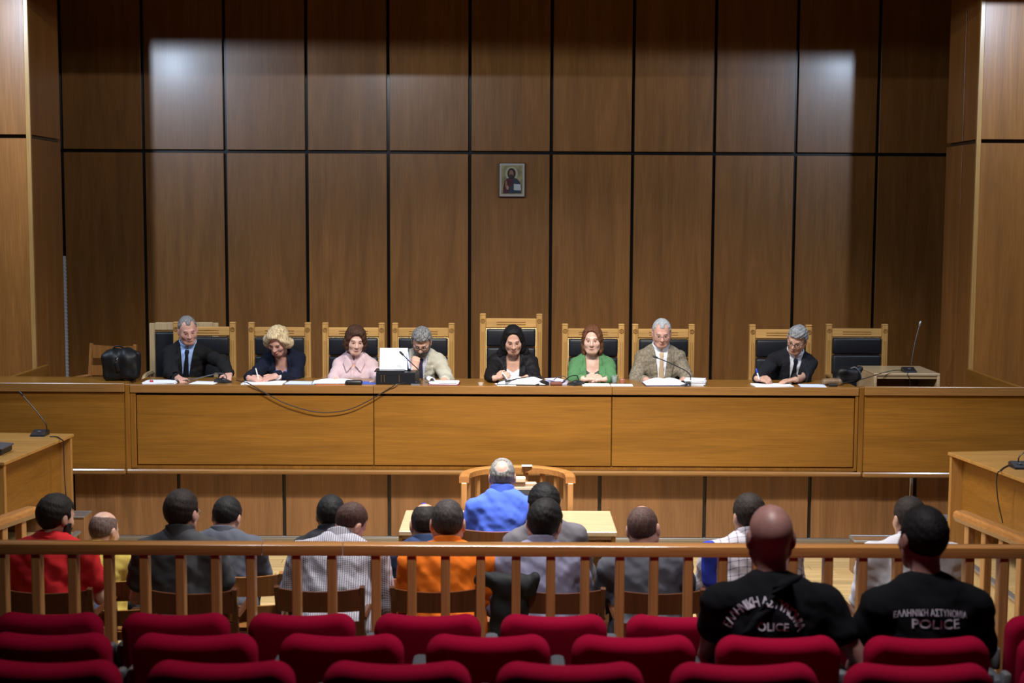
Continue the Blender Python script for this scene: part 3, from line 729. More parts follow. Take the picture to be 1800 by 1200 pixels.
# ------------------------------------------------------------------ chairs of the accused
CH = {}
def acc(label, px, Y, pytop, mats=None, rz=0, w=.44):
    z = float(aY(px, pytop, Y - .26)[2]); mats = mats or (W_dk, W_dk)
    k = (round(z, 3), w)
    return wood_chair(label, (tx(px, Y - .26, pytop), Y, 0), rz, z + .012, w, mats, 'wooden armchairs of the accused')
NY, FY = 7.74, 8.22
for px, py, lb in ((84, 1036, 'red T-shirt'), (338, 1037, 'dark shirt and glasses'), (562, 1033, 'small-checked shirt'), (765, 1034, 'orange shirt'), (985, 1036, 'lilac-grey shirt'), (1160, 1037, 'charcoal sweater'), (1340, 1037, 'plaid shirt'), (1590, 1040, 'white shirt')):
    acc('dark wooden armchair of the man in %s' % lb, px, NY, py)
for px, py, lb in ((190, 1016, 'balding man in yellow'), (425, 1008, 'man in grey suit'), (580, 1012, 'dark-haired man hidden behind checked shirt'), (725, 1012, 'balding man in navy'), (912, 1000, 'black-haired man in grey shirt')):
    acc('brown wooden armchair of the %s' % lb, px, FY, py, (W_mid, W_mid))
acc('orange-brown wooden chair of the man in bright blue', 871, 8.86, 929, (W_mid, W_mid))

# ------------------------------------------------------------------ balustrade
RY = 6.9; RZ = 1.216
bs = thing('balustrade', 'long varnished oak balustrade crossing the room behind red seats', 'railing', (0, RY, .17))
ja, jb = tx(463, RY, 960), tx(604, RY, 960)
prof = [(-.045, -.03), (-.04, -.058), (.04, -.058), (.045, -.03), (.04, -.008), (.026, 0), (-.026, 0), (-.04, -.008)]
for a, b in ((-4.4, ja - .002), (ja + .002, jb - .002), (jb + .002, 3.3)):
    MB().sweep([(a, RY, RZ), (b, RY, RZ)], prof).build('handrail', W_rail, bs, world=True, smooth=True)
bx = [-4.26 + .175 * i for i in range(10)] + [-2.488, -2.319, -2.14, -1.965, -1.788, -1.611, -1.437, -1.263, -1.038, -.864, -.647, -.47, -.304, -.13, .045, .216, .385, .557, .725, .895, 1.065, 1.235, 1.41, 1.585, 1.755, 1.93, 2.10, 2.28, 2.45, 2.62, 2.80, 2.97]
bl = None
for x in bx:
    if bl is None: bl = MB().b2(-.022, .022, -.032, .032, .04, RZ - .058 - .17, .004).build('baluster', W_bal, bs); o = bl
    else: o = share(bl, 'baluster', bs)
    o.location = (x, 0, 0)
MB().b2(-4.4, 3.3, RY - .05, RY + .05, .17, .21, .006).build('sole_plate', W_rail, bs, world=True)
def side_rail(p0, p1, label, z, zb):
    t = thing('side_railing', label, 'railing', (p0[0], p0[1], zb))
    d = np.array(p1) - np.array(p0); Ln = np.linalg.norm(d); d /= Ln
    pts = [(d[0] * u, d[1] * u, z - zb) for u in (-.06, Ln * .5, Ln)]
    MB().sweep(pts, [(-.05, -.035), (-.035, -.065), (.035, -.065), (.05, -.035), (.045, -.012), (.03, 0), (-.03, 0), (-.045, -.012)]).build('handrail', W_raily, t, smooth=True)
    k = 0; u = .06
    while u < Ln:
        o = MB().box((0, 0, (z - zb - .06) / 2), (.05, .05, z - zb - .06), .004).build('baluster', W_bal, t) if k == 0 else share(b0, 'baluster', t)
        if k == 0: b0 = o
        o.location = (d[0] * u, d[1] * u, 0); o.rotation_euler = (0, 0, math.atan2(d[0], -d[1])); u += .19; k += 1
a = aZ(1697, 900, 1.03); b = aZ(1800, 941, 1.03)
dd = (b[:2] - a[:2]) / (a[1] - b[1])
side_rail(a[:2], a[:2] + dd * (a[1] - 7.05), 'oak railing running back on the right beside the side desk', 1.03, 0)
a = aZ(46, 893, 1.03); b = aZ(0, 906, 1.03)
side_rail(a[:2], (a[0] - .42, 7.05), 'oak railing stub on the left below the side desk', 1.03, 0)

# ------------------------------------------------------------------ red seats
def outline(w, h, r, dip, ins):
    pts = []
    hw = w / 2 - ins; top = h - ins; r = max(r - ins, .012)
    pts += [(-hw * .93, ins), (hw * .93, ins)]
    for i in range(7):
        a = math.pi / 2 * i / 6; pts.append((hw - r + r * math.cos(a), top - r + r * math.sin(a)))
    for i in range(1, 9):
        u = 1 - 2 * i / 9; pts.append((u * (hw - r), top - dip * (1 - u * u)))
    for i in range(7):
        a = math.pi / 2 + math.pi / 2 * i / 6; pts.append((-hw + r + r * math.cos(a), top - r + r * math.sin(a)))
    return pts
def pad(w, h, th, r=.07, dip=.014, rr=.035):
    m = MB(); rings = []
    for i in range(6):
        a = math.pi / 2 * i / 5; rings.append((-th / 2 + rr - rr * math.sin(a) if False else -th / 2 + rr * (1 - math.sin(a)), rr * (1 - math.cos(a)) if False else rr * (1 - math.cos(math.pi / 2 - a) )))
    rings = [(-th / 2 + rr * (1 - math.cos(a)), rr * (1 - math.sin(a))) for a in np.linspace(0, math.pi / 2, 6)]
    rings += [(-y, i) for y, i in reversed(rings)]
    n = None; V = []
    for y, ins in rings:
        o = outline(w, h, r, dip, ins); n = len(o); V += [(x, y, z) for x, z in o]
    Fc = [(i * n + k, i * n + (k + 1) % n, (i + 1) * n + (k + 1) % n, (i + 1) * n + k) for i in range(len(rings) - 1) for k in range(n)]
    Fc += [tuple(range(n - 1, -1, -1)), tuple((len(rings) - 1) * n + k for k in range(n))]
    return m.add(V, Fc)
M_cap = plain('grey_cap', (.16, .165, .18), .4)
def red_seat(label, loc, group):
    t = thing('auditorium_seat', label, 'seat', loc, 0, group)
    p = pad(.468, .56, .10); R = Matrix.Rotation(math.radians(7), 3, 'X')
    p.xf(R, (0, .03, .365)).build('backrest', M_red, t, smooth='all')
    MB().box((0, .30, .43), (.44, .42, .10), .035, seg=3).build('seat_cushion', M_red, t, smooth=True)
    MB().box((0, .05, .36), (.40, .05, .10), .01).build('hinge_bar', M_greyp, t)
    for s in (-1, 1):
        st = MB().prism([(.02, 0), (.40, 0), (.30, .55), (.34, .66), (.30, .70), (.08, .70), (.03, .62)], .262 * s - .012, .262 * s + .012, 'x').build('side_stand', M_greyp, t)
        MB().box((.268 * s, .20, .71), (.05, .30, .045), .02, seg=2).build('arm_pad', M_greyp, st, smooth=True)
        MB().box((.256 * s, .03, .72), (.035, .06, .10), .014, seg=2).build('bracket_cap', M_cap, st, smooth=True)
    return t
s0 = None
ords = ['first', 'second', 'third', 'fourth', 'fifth', 'sixth', 'seventh', 'eighth', 'ninth']
for Y, zf, xs, nm in ((6.11, .17, [-2.0, -1.445, -.895, -.345, .205, .755, 1.305, 1.86, 2.42], 'row nearest the balustrade'),
                      (5.25, .34, [-1.72, -1.17, -.62, -.07, .477, 1.02, 1.58, 2.16], 'middle row'),
                      (4.40, .51, [-1.45, -.90, -.345, .20, .75, 1.30, 1.86], 'row nearest the viewer')):
    for i, x in enumerate(xs):
        lb = 'red upholstered seat, %s from left in the %s' % (ords[i], nm)
        if s0 is None: s0 = red_seat(lb, (x, Y, zf), 'red auditorium seats'); s0['label'] = lb
        else: dup(s0, (x, Y, zf), 0, lb)
# ------------------------------------------------------------------ smooth solid modelling (signed distances -> surface nets)
F32 = np.float32
def nrm(a): return np.sqrt(np.einsum('ij,ij->i', a, a))
def smin(a, b, k):
    h = np.clip(.5 + .5 * (b - a) / k, 0, 1); return b + (a - b) * h - k * h * (1 - h)
def smax(a, b, k): return -smin(-a, -b, k)
def cone(p, a, b, r1, r2):
    a = np.asarray(a, F32); b = np.asarray(b, F32); ba = b - a; pa = p - a
    h = np.clip((pa @ ba) / (ba @ ba + 1e-12), 0, 1)
    return nrm(pa - h[:, None] * ba) - (r1 + (r2 - r1) * h)
def ell(p, c, r):
    r = np.asarray(r, F32); q = (p - np.asarray(c, F32)); k0 = nrm(q / r); k1 = nrm(q / (r * r)); return k0 * (k0 - 1) / (k1 + 1e-9)
def rbox(p, c, h, r):
    q = np.abs(p - np.asarray(c, F32)) - (np.asarray(h, F32) - F32(r))
    return nrm(np.maximum(q, 0)) + np.minimum(q.max(-1), 0) - r
def poly2(x, z, pts):
    pts = [np.array(q, float) for q in pts]; d = np.full(x.shape, 1e9); s = np.ones(x.shape); n = len(pts); j = n - 1
    for i in range(n):
        vi, vj = pts[i], pts[j]; e = vj - vi; wx, wz = x - vi[0], z - vi[1]
        t = np.clip((wx * e[0] + wz * e[1]) / (e @ e), 0, 1); bx, bz = wx - e[0] * t, wz - e[1] * t
        d = np.minimum(d, bx * bx + bz * bz)
        c1 = z >= vi[1]; c2 = z < vj[1]; c3 = e[0] * wz > e[1] * wx
        fl = (c1 & c2 & c3) | (~c1 & ~c2 & ~c3); s = np.where(fl, -s, s); j = i
    return s * np.sqrt(d)
def surf(fn, lo, hi, res):
    lo = np.asarray(lo, float) - 2 * res; hi = np.asarray(hi, float) + 2 * res
    Bk = 6; nb = np.ceil((hi - lo) / (res * Bk)).astype(int) + 1; n = nb * Bk + 1
    ci = np.stack(np.meshgrid(*[np.arange(k) for k in nb], indexing='ij'), -1).reshape(-1, 3)
    cd_ = fn((lo + (ci + .5) * res * Bk).astype(F32))
    act = np.abs(cd_) < res * Bk * 1.7
    vol = np.repeat(np.repeat(np.repeat(cd_.reshape(nb), Bk, 0), Bk, 1), Bk, 2)
    vol = np.pad(vol, ((0, 1),) * 3, mode='edge')
    mask = np.zeros(n, bool)
    off = np.stack(np.meshgrid(*[np.arange(Bk + 1)] * 3, indexing='ij'), -1).reshape(-1, 3)
    ix = (ci[act][:, None, :] * Bk + off[None]).reshape(-1, 3)
    mask[ix[:, 0], ix[:, 1], ix[:, 2]] = True
    id_ = np.argwhere(mask)
    vol[mask] = fn((lo + id_ * res).astype(F32))
    ins = vol < 0
    cs = sum(ins[a:n[0] - 1 + a, b:n[1] - 1 + b, c:n[2] - 1 + c].astype(np.int8) for a in (0, 1) for b in (0, 1) for c in (0, 1))
    cells = np.argwhere((cs > 0) & (cs < 8))
    if len(cells) == 0: return np.zeros((0, 3)), []
    idx = np.full(tuple(n - 1), -1, np.int64); idx[cells[:, 0], cells[:, 1], cells[:, 2]] = np.arange(len(cells))
    acc_ = np.zeros((len(cells), 3)); cnt = np.zeros(len(cells))
    cor = [(a, b, c) for a in (0, 1) for b in (0, 1) for c in (0, 1)]
    V = [vol[cells[:, 0] + a, cells[:, 1] + b, cells[:, 2] + c] for a, b, c in cor]
    for i, p in enumerate(cor):
        for j, q_ in enumerate(cor):
            if j > i and sum(abs(p[k] - q_[k]) for k in range(3)) == 1:
                m = (V[i] < 0) != (V[j] < 0)
                t = V[i][m] / (V[i][m] - V[j][m])
                acc_[m] += np.array(p) + t[:, None] * (np.array(q_) - np.array(p)); cnt[m] += 1
    verts = lo + (cells + acc_ / cnt[:, None]) * res
    quads = []
    for ax in range(3):
        u, w_ = [k for k in range(3) if k != ax]
        sl0 = [slice(1, n[k] - 1) for k in range(3)]; sl1 = list(sl0)
        sl0[ax] = slice(0, n[ax] - 1); sl1[ax] = slice(1, n[ax])
        e = ins[tuple(sl0)] != ins[tuple(sl1)]
        st = np.argwhere(e); 
        if len(st) == 0: continue
        base = st.copy(); base[:, u] += 1; base[:, w_] += 1
        flip = ins[tuple(sl0)][e]
        def g(du, dw):
            c = base.copy(); c[:, u] -= du; c[:, w_] -= dw; return idx[c[:, 0], c[:, 1], c[:, 2]]
        q = np.stack([g(1, 1), g(0, 1), g(0, 0), g(1, 0)], 1)
        if ax == 1: flip = ~flip
        q[~flip] = q[~flip][:, ::-1]
        quads.append(q)
    q = np.concatenate(quads); q = q[(q >= 0).all(1)]
    return verts, q
def smesh(name, parts, mat, parent):
    """parts: list of (verts, quads) -> one smooth mesh object"""
    VV = []; QQ = []; o = 0
    for v, q in parts:
        if len(v): VV.append(v); QQ.append(np.asarray(q) + o); o += len(v)
    V = np.concatenate(VV); Q = np.concatenate(QQ).astype(np.int32)
    me = bpy.data.meshes.new(name)
    me.vertices.add(len(V)); me.vertices.foreach_set('co', V.astype(np.float32).ravel())
    me.loops.add(Q.size); me.loops.foreach_set('vertex_index', Q.ravel())
    me.polygons.add(len(Q)); me.polygons.foreach_set('loop_start', np.arange(0, Q.size, 4, dtype=np.int32))
    try: me.polygons.foreach_set('loop_total', np.full(len(Q), 4, np.int32))
    except Exception: pass
    me.polygons.foreach_set('use_smooth', np.ones(len(Q), bool))
    me.update(calc_edges=True); me.validate()
    me.materials.append(mat)
    ob = bpy.data.objects.new(name, me); COL.objects.link(ob); ob.parent = parent
    return ob
def Rx(a): c, s = math.cos(a), math.sin(a); return np.array([[1, 0, 0], [0, c, -s], [0, s, c]])
def Ry(a): c, s = math.cos(a), math.sin(a); return np.array([[c, 0, s], [0, 1, 0], [-s, 0, c]])
def Rz(a): c, s = math.cos(a), math.sin(a); return np.array([[c, -s, 0], [s, c, 0], [0, 0, 1]])
def wr(p, amp, f, seed=0):
    x, y, z = p[:, 0], p[:, 1], p[:, 2]; s = seed * 1.7
    return amp * (np.sin(f * (z * 1.3 + x * .7 + .06 * np.sin(9 * x + s)) + s) * np.sin(f * .45 * (x - y * .8) + 2 * s + 1.2 * np.sin(7 * z)) + .6 * np.sin(f * 1.9 * (x * .8 - z * .6 + y) + s * 3) * np.sin(f * .8 * (z + x)))
MATS = {}
def cloth(name, col, rough=.9, sheen=.0, var=.0):
    if name not in MATS: MATS[name] = plain('cloth_' + name, col, rough, sheen=sheen, spec=.2, bump=.2, bscale=350, var=var, vscale=60)
    return MATS[name]
def skinm(name, col):
    if name not in MATS:
        m = plain('skin_' + name, col, .48, var=.10, vscale=25)
        b = m.node_tree.nodes['Principled BSDF']; b.inputs['Subsurface Weight'].default_value = .12; b.inputs['Subsurface Radius'].default_value = (.012, .005, .003)
        MATS[name] = m
    return MATS[name]
def hairm(name, col, var=.35):
    if name not in MATS:
        m, nt, b = newmat('hair_' + name); N = nt.nodes; Lk = nt.links
        tc = N.new('ShaderNodeTexCoord'); mp = N.new('ShaderNodeMapping'); mp.inputs['Scale'].default_value = (110, 110, 22); Lk.new(tc.outputs['Object'], mp.inputs[0])
        no = N.new('ShaderNodeTexNoise'); no.inputs['Scale'].default_value = 1; no.inputs['Detail'].default_value = 3; no.inputs['Distortion'].default_value = .8; Lk.new(mp.outputs[0], no.inputs['Vector'])
        cr = N.new('ShaderNodeValToRGB'); e = cr.color_ramp.elements; e[0].position = .35; e[1].position = .65
        e[0].color = (*[c * (1 - var) for c in col], 1); e[1].color = (*[min(1, c * (1 + var)) for c in col], 1)
        Lk.new(no.outputs['Fac'], cr.inputs[0]); Lk.new(cr.outputs[0], b.inputs['Base Color'])
        bp = N.new('ShaderNodeBump'); bp.inputs['Strength'].default_value = .6; bp.inputs['Distance'].default_value = .006
        Lk.new(no.outputs['Fac'], bp.inputs['Height']); Lk.new(bp.outputs['Normal'], b.inputs['Normal'])
        b.inputs['Roughness'].default_value = .62; b.inputs['Specular IOR Level'].default_value = .18
        MATS[name] = m
    return MATS[name]
M_eye = plain('eye_white', (.55, .52, .5), .2); M_iris = plain('eye_dark', (.02, .012, .008), .2)
M_lens = plain('spectacle_frame', (.02, .018, .018), .3); M_wire = plain('wire_frame', (.45, .42, .4), .3, metal=.8)

# ---- the head, in its own frame: origin between the eyes' level and the ears, face towards +y
def head_sdf(p, g):
    cr = ell(p, (0, -.012, .026), (.0755, .0965, .092))
    fa = ell(p, (0, .024, -.040), (.0600 * g, .068, .078))
    d = smin(cr, fa, .035)
    d = smin(d, ell(p, (0, .062, -.098), (.026 * g, .022, .022)), .03)                     # chin
    for s in (-1, 1):
        d = smin(d, ell(p, (.044 * s * g, .055, -.028), (.02, .022, .022)), .025)            # cheekbone
        d = smin(d, cone(p, (.058 * s * g, .0, -.055), (.03 * s * g, .055, -.098), .017, .014), .03)   # jaw
        d = smax(d, -ell(p, (.031 * s, .094, -.003), (.019, .014, .011)), .012)              # eye socket
        d = smin(d, ell(p, (.031 * s, .0715, -.004), (.0165, .0125, .0105)), .006)           # lids
        er = smin(ell(p, (.080 * s, -.012, -.006), (.009, .021, .031)), ell(p, (.076 * s, -.004, -.026), (.009, .012, .014)), .01)
        d = smin(d, er, .008)
    d = smin(d, cone(p, (-.032, .081, .019), (.032, .081, .019), .009, .009), .016)          # brow
    d = smin(d, cone(p, (0, .088, .004), (0, .107, -.033), .008, .0115), .012)               # nose
    for s in (-1, 1): d = smin(d, ell(p, (.012 * s, .095, -.038), (.008, .009, .007)), .008)
    d = smin(d, ell(p, (0, .084, -.062), (.024, .011, .006)), .008)
    d = smin(d, ell(p, (0, .083, -.072), (.02, .011, .006)), .008)
    d = smax(d, -ell(p, (0, .0975, -.0665), (.021, .006, .0022)), .004)
    return d
def hairline(p, ny=-.62, nz=.78, d=-.004): return -(ny * p[:, 1] + nz * p[:, 2] - d)     # negative above/behind
def hair_sdf(p, st, g):
    k = st.get('kind', 'short'); t = st.get('t', .010)
    cr = ell(p, (0, -.012, .026), (.0755 + t, .0965 + t, .092 + t))
    n = wr(p, st.get('amp', .0012), st.get('f', 130), st.get('seed', 1))
    if k in ('short', 'bald', 'buzz', 'recede'):
        m = hairline(p, d=st.get('d', -.004)) + wr(p, st.get('edge', .004), 60, st.get('seed', 1))
        temple = np.full(len(p), 1.0)
        for s in (-1, 1):                                                              # clear the temples and the ears
            temple = np.minimum(temple, ell(p, (.072 * s, .062, .035), (.03, .035, .045)))
            temple = np.minimum(temple, ell(p, (.09 * s, -.008, -.012), (.02, .024, .036)))
        d = smax(cr + n, m, .012); d = smax(d, -temple, .008)
        if st.get('vol'): d = smin(d, ell(p, (0, .02, .085), (.062, .07, .04)) + n, .03); d = smax(d, m - .004, .008)
        if k == 'bald': d = smax(d, -ell(p, st.get('bc', (0, .02, .115)), st.get('br', (.066, .115, .072))), .012)
        if k == 'recede':
            for s in (-1, 1): d = smax(d, -ell(p, (.042 * s, .075, .088), (.022, .042, .032)), .014)
        return d
    # longer hair: ellipsoids round the skull with the face cut out
    d = cr + n
    for c, r in st['lobes']: d = smin(d, ell(p, c, r) + n, .02)
    face = ell(p, st.get('fc', (0, .10, -.045)), st.get('fr', (.060, .075, .098)))
    d = smax(d, -face, .012)
    for s in (-1, 1): pass
    return d
HAIR_BOB = dict(kind='long', t=.020, amp=.003, f=95, fc=(.008, .103, -.026), fr=(.068, .072, .104),
    lobes=[((.066, -.012, -.035), (.042, .055, .065)), ((-.066, -.012, -.035), (.042, .055, .065)), ((0, -.07, -.03), (.07, .045, .075)), ((0, .045, .088), (.06, .045, .028))])
HAIR_CURL = dict(kind='long', t=.022, amp=.0045, f=50, fc=(-.008, .112, -.030), fr=(.080, .086, .120),
    lobes=[((.098, -.012, -.035), (.044, .048, .048)), ((-.096, -.008, -.02), (.044, .048, .05)), ((.085, .01, .02), (.04, .045, .04)), ((-.08, .02, .025), (.04, .045, .04)), ((0, -.065, -.03), (.078, .05, .06)), ((.015, .05, .085), (.06, .045, .028)), ((.06, .035, .035), (.03, .03, .035))])
HAIR_LONG = dict(kind='long', t=.014, amp=.002, f=90, fc=(.004, .106, -.018), fr=(.076, .080, .122),
    lobes=[((.080, -.02, -.07), (.032, .05, .11)), ((-.080, -.02, -.07), (.032, .05, .11)), ((0, -.06, -.08), (.10, .055, .12)), ((.105, -.03, -.15), (.04, .045, .06)), ((-.105, -.03, -.15), (.04, .045, .06)), ((0, .02, .09), (.06, .055, .028))])
HAIR_MID = dict(kind='long', t=.016, amp=.0025, f=90, fc=(.008, .106, -.020), fr=(.073, .080, .118),
    lobes=[((.072, -.015, -.065), (.026, .04, .085)), ((-.072, -.015, -.065), (.028, .04, .085)), ((0, -.06, -.06), (.078, .04, .09)), ((0, .03, .086), (.06, .05, .028))])

def hand_prims(w, d, nrmv, curl, side, spread=.1, sc=1.0, tc=None):
    """list of cones: palm and five fingers; w wrist, d hand direction, nrmv back-of-hand normal, side +1 if the thumb lies on +cross(d,n)"""
    d = np.array(d, float); d /= np.linalg.norm(d); u = np.array(nrmv, float); u = u - d * (u @ d); u /= np.linalg.norm(u); q = np.cross(d, u) * side
    w = np.array(w, float); P = []
    for k in (-.026, -.009, .009, .026): P.append((w + q * k * .6 * sc, w + d * .085 * sc + q * k * sc, .017 * sc, .0125 * sc))
    cu = curl
    for k, ln, z in ((.027, .072, 0), (.0095, .080, .002), (-.0085, .075, .001), (-.026, .058, -.002)):
        b = w + d * .088 * sc + q * k * sc; dirv = d + q * k * spread * 12
        dirv /= np.linalg.norm(dirv); pos = b; a = cu * .55; rr = .0098 * sc
        for j, fr in enumerate((.45, .32, .23)):
            c = math.cos(a); s = math.sin(a); v = dirv * c - u * s
            e = pos + v * ln * fr * sc; P.append((pos, e, rr, rr * .9)); pos = e; rr *= .9; a += cu
    b = w + d * .03 * sc + q * .024 * sc; v1 = d * .62 + q * .72 - u * .25 * cu; v1 /= np.linalg.norm(v1); e = b + v1 * .048 * sc
    v2 = d * .9 + q * (.35 - .5 * cu) - u * .35 * cu; v2 /= np.linalg.norm(v2)
    P.append((b, e, .0145 * sc, .0115 * sc)); P.append((e, e + v2 * .034 * sc, .0112 * sc, .009 * sc))
    return P
def ik(sh, wrist, l1, l2, hint):
    sh = np.array(sh, float); w_ = np.array(wrist, float); v = w_ - sh; D = np.linalg.norm(v); D2 = min(D, (l1 + l2) * .995); v /= D
    w_ = sh + v * D2
    a = (l1 * l1 - l2 * l2 + D2 * D2) / (2 * D2); hh = math.sqrt(max(l1 * l1 - a * a, 0))
    hv = np.array(hint, float); hv = hv - v * (hv @ v); hv /= (np.linalg.norm(hv) + 1e-9)
    return sh + v * a + hv * hh, w_

def person(label, head, Yh, floor=0.0, face=0, lean=8, side=0, twist=0, hyaw=0, hpitch=5, hroll=0, wide=1.0, fat=1.0, tall=1.0,
           skin=('med', (.46, .235, .16)), hair=None, haircol=('dark', (.02, .015, .012)), beard=None, glasses=None,
           top=None, topkind='shirt', sleeve='long', arms=None, vz=.10, shirt=None, tie=None, pants=('navy', (.02, .022, .03)),
           res=.011, hres=.0058, g=1.0, head_scale=1.0, female=False, hands=(None, None), sleeve_len=.60, elbow_out=.5, nk=.562):
    fr = math.radians(face); Rf = Rz(fr)
    Rt = Rz(math.radians(twist)) @ Rx(-math.radians(lean)) @ Ry(math.radians(side))
    Rh = Rz(math.radians(hyaw)) @ Rx(-math.radians(hpitch)) @ Ry(math.radians(hroll))
    T = tall; hs = head_scale
    piv = Rt @ np.array([0, .012, nk * T]); ho = piv + Rh @ np.array([0, .022, .078]) * hs
    tgt = aY(head[0], head[1], Yh)
    hzv = tgt[2] - floor - ho[2]
    if abs(hzv - .53) > .02 and tall == 1.0:
        T = tall = float(np.clip(1 + (hzv - .53) / .55, .86, 1.06))
        piv = Rt @ np.array([0, .012, nk * T]); ho = piv + Rh @ np.array([0, .022, .078]) * hs; hzv = tgt[2] - floor - ho[2]
    hip = np.array([0, 0, hzv]); ho = ho + hip; piv = piv + hip
    b = tgt - Rf @ np.array([ho[0], ho[1], 0]); base = np.array([b[0], b[1], floor])
    root = thing('person', label, 'person', tuple(base), fr)
    print('PERSON hip %.2f base %.2f %.2f  %s' % (hzv, base[0], base[1], label))
    def loc(w3): return Rf.T @ (np.asarray(w3, float) - base)
    hip32 = hip.astype(F32); Rt32 = Rt.astype(F32); toL = lambda p: (p - hip32) @ Rt32            # person local -> torso local
    W = wide
    def torso(p, o=0.0):
        q = toL(p)
        d = ell(q, (0, .0, .33 * T), (.152 * W, .106 * fat, .19 * T))
        d = smin(d, ell(q, (0, .018, .13 * T), (.158 * W * (.5 + .5 * fat), .118 * fat, .17 * T)), .08)
        d = smin(d, ell(q, (0, 0, 0), (.178 * W, .135 * fat, .11)), .07)
        for s in (-1, 1):
            d = smin(d, cone(q, (.035 * s, -.012, .470 * T), (.150 * s * W, -.005, .400 * T), .040, .050), .045)
            if female: d = smin(d, ell(q, (.065 * s, .085 * fat, .30 * T), (.062, .055, .062)), .05)
        return d - o
    sh = {s: hip + Rt @ np.array([.160 * W * s, 0, .394 * T]) for s in (-1, 1)}
    A = {}
    for s in (-1, 1):
        a = (arms or {}).get(s)
        if a is None: wv = np.array([.13 * s, .36, hzv + .10]); hint = (s * elbow_out, -.4, -.6)
        else: wv = loc(aY(*a[0])); hint = a[1] if len(a) > 1 else (s * elbow_out, -.35, -.6)
        e, w2 = ik(sh[s], wv, .285 * T, .255 * T, hint); A[s] = (sh[s], e, w2)
    def armf(p, o=0.0, cut=1.0):
        d = None
        for s in (-1, 1):
            S, E_, Wt = A[s]
            if cut <= 1.0 and cut < .99 and sleeve == 'short':
                c = cone(p, S, S + (E_ - S) * sleeve_len, .052 * W, .058)
            else:
                c = smin(cone(p, S, E_, .048 * W, .041), cone(p, E_, E_ + (Wt - E_) * cut, .041, .031), .02)
            d = c if d is None else np.minimum(d, c)
        return d - o
    def neck(p): return cone(p, hip + Rt @ np.array([0, -.012, .44 * T]), ho + Rh @ np.array([0, -.012, -.045]) * hs, .060 * (.92 if female else 1), .056 * (.9 if female else 1))
    kn = {s: np.array([.105 * s, .40, hzv - .01]) for s in (-1, 1)}; an = {s: np.array([.105 * s, .40, .09]) for s in (-1, 1)}
    def legs(p, o=0.0):
        d = None
        for s in (-1, 1):
            c = smin(cone(p, hip + np.array([.085 * s, .02, -.01]), kn[s], .082, .062), cone(p, kn[s], an[s], .058, .042), .03)
            d = c if d is None else np.minimum(d, c)
        return d - o
    SK = skinm(*skin)
    lo = np.array([-.55, -.30, 0.0]); hi = np.array([.55, .62, piv[2] + .12])
    allp = [A[s][i] for s in (-1, 1) for i in range(3)]
    lo = np.minimum(lo, np.min(allp, 0) - .1); hi = np.maximum(hi, np.max(allp, 0) + .1)
    # body: one skin mesh with head, neck, trunk, arms, hands and legs
    def fb(p):
        d = smin(torso(p, -.012), armf(p, -.006), .03); d = smin(d, neck(p), .03); return np.minimum(d, legs(p, -.01))
    parts = [surf(fb, lo, hi, .019)]
    R_ = Rh / hs
    def fh(p):
        q = (p - ho.astype(F32)) @ (Rh / hs).astype(F32)
        return smin(head_sdf(q, g) * hs, neck(p), .022)
    v, f = surf(fh, ho - .15 * hs - np.array([0, 0, .05]), ho + .15 * hs, hres); parts.append((v, f))
    for s in (-1, 1):
        hd = hands[0 if s == -1 else 1]
        S, E_, Wt = A[s]; fd = (Wt - E_) / np.linalg.norm(Wt - E_)
        hd = hd or {}
        dirv = np.array(hd.get('d', fd), float)
        if 'd' in hd: dirv = Rf.T @ dirv
        nv = np.array(hd.get('n', (0, 0, 1)), float)
        if 'n' in hd: nv = Rf.T @ nv
        PR = hand_prims(Wt, dirv, nv, hd.get('curl', .45), hd.get('thumb', -s) , hd.get('spread', .1), hd.get('sc', .95))
        def fhand(p, PR=PR, Wt=Wt, E_=E_):
            d = cone(p, E_ + (Wt - E_) * .7, Wt + (Wt - E_) * .04, .036, .027)
            for a, b_, r1, r2 in PR[:4]: d = smin(d, cone(p, a, b_, r1, r2), .014)
            for a, b_, r1, r2 in PR[4:]: d = smin(d, cone(p, a, b_, r1, r2), .0045)
            return d
        ext = np.array([q for pr in PR for q in pr[:2]] + [E_ + (Wt - E_) * .7])
        parts.append(surf(fhand, ext.min(0) - .04, ext.max(0) + .04, hd.get('res', .0055 if face == 180 else .009)))
    smesh('body', parts, SK, root)
    # face features
    HM = lambda m: m.xf(Rh * hs, ho)
    down = hpitch > 8
    if hres < .0065:
        for s in (-1, 1):
            m = MB(); m.ball((.031 * s, .074, -.0050), (.0125, .0105, .0062 if not down else .0042), 12, 8); e = HM(m).build('eye', M_eye, root, smooth=True)
            m = MB(); m.ball((.031 * s, .0815, -.006 if not down else -.0078), (.006, .004, .0052 if not down else .0032), 10, 6); HM(m).build('iris', M_iris, e, smooth=True)
            m = MB(); dz = -.0035 if down else 0; m.tube([(.018 * s, .083, .001 + dz), (.031 * s, .0862, .0035 + dz), (.045 * s, .077, -.001 + dz)], .0018, 5); HM(m).build('lash_line', M_iris, e)
            m = MB(); m.tube(smoothpath([(.014 * s, .0905, .018), (.03 * s, .0905, .0235), (.05 * s, .078, .017)], 4), [.0025] * 9, 5); HM(m).build('eyebrow', hairm(haircol[0] + '_brow', tuple(c * .5 for c in haircol[1])), root, smooth=True)
        m = MB(); m.tube(smoothpath([(-.023, .0835, -.0700), (-.009, .0945, -.0650), (0, .0955, -.0655), (.009, .0945, -.0650), (.023, .0835, -.0700)], 3), [.001, .002, .0032, .0038, .004, .0042, .0044, .0042, .004, .0038, .0032, .002, .001], 6)
        HM(m).build('lips', plain('lips_' + label[:12], tuple(c * k for c, k in zip(skin[1], (.85, .55, .6))), .45), root, smooth=True)
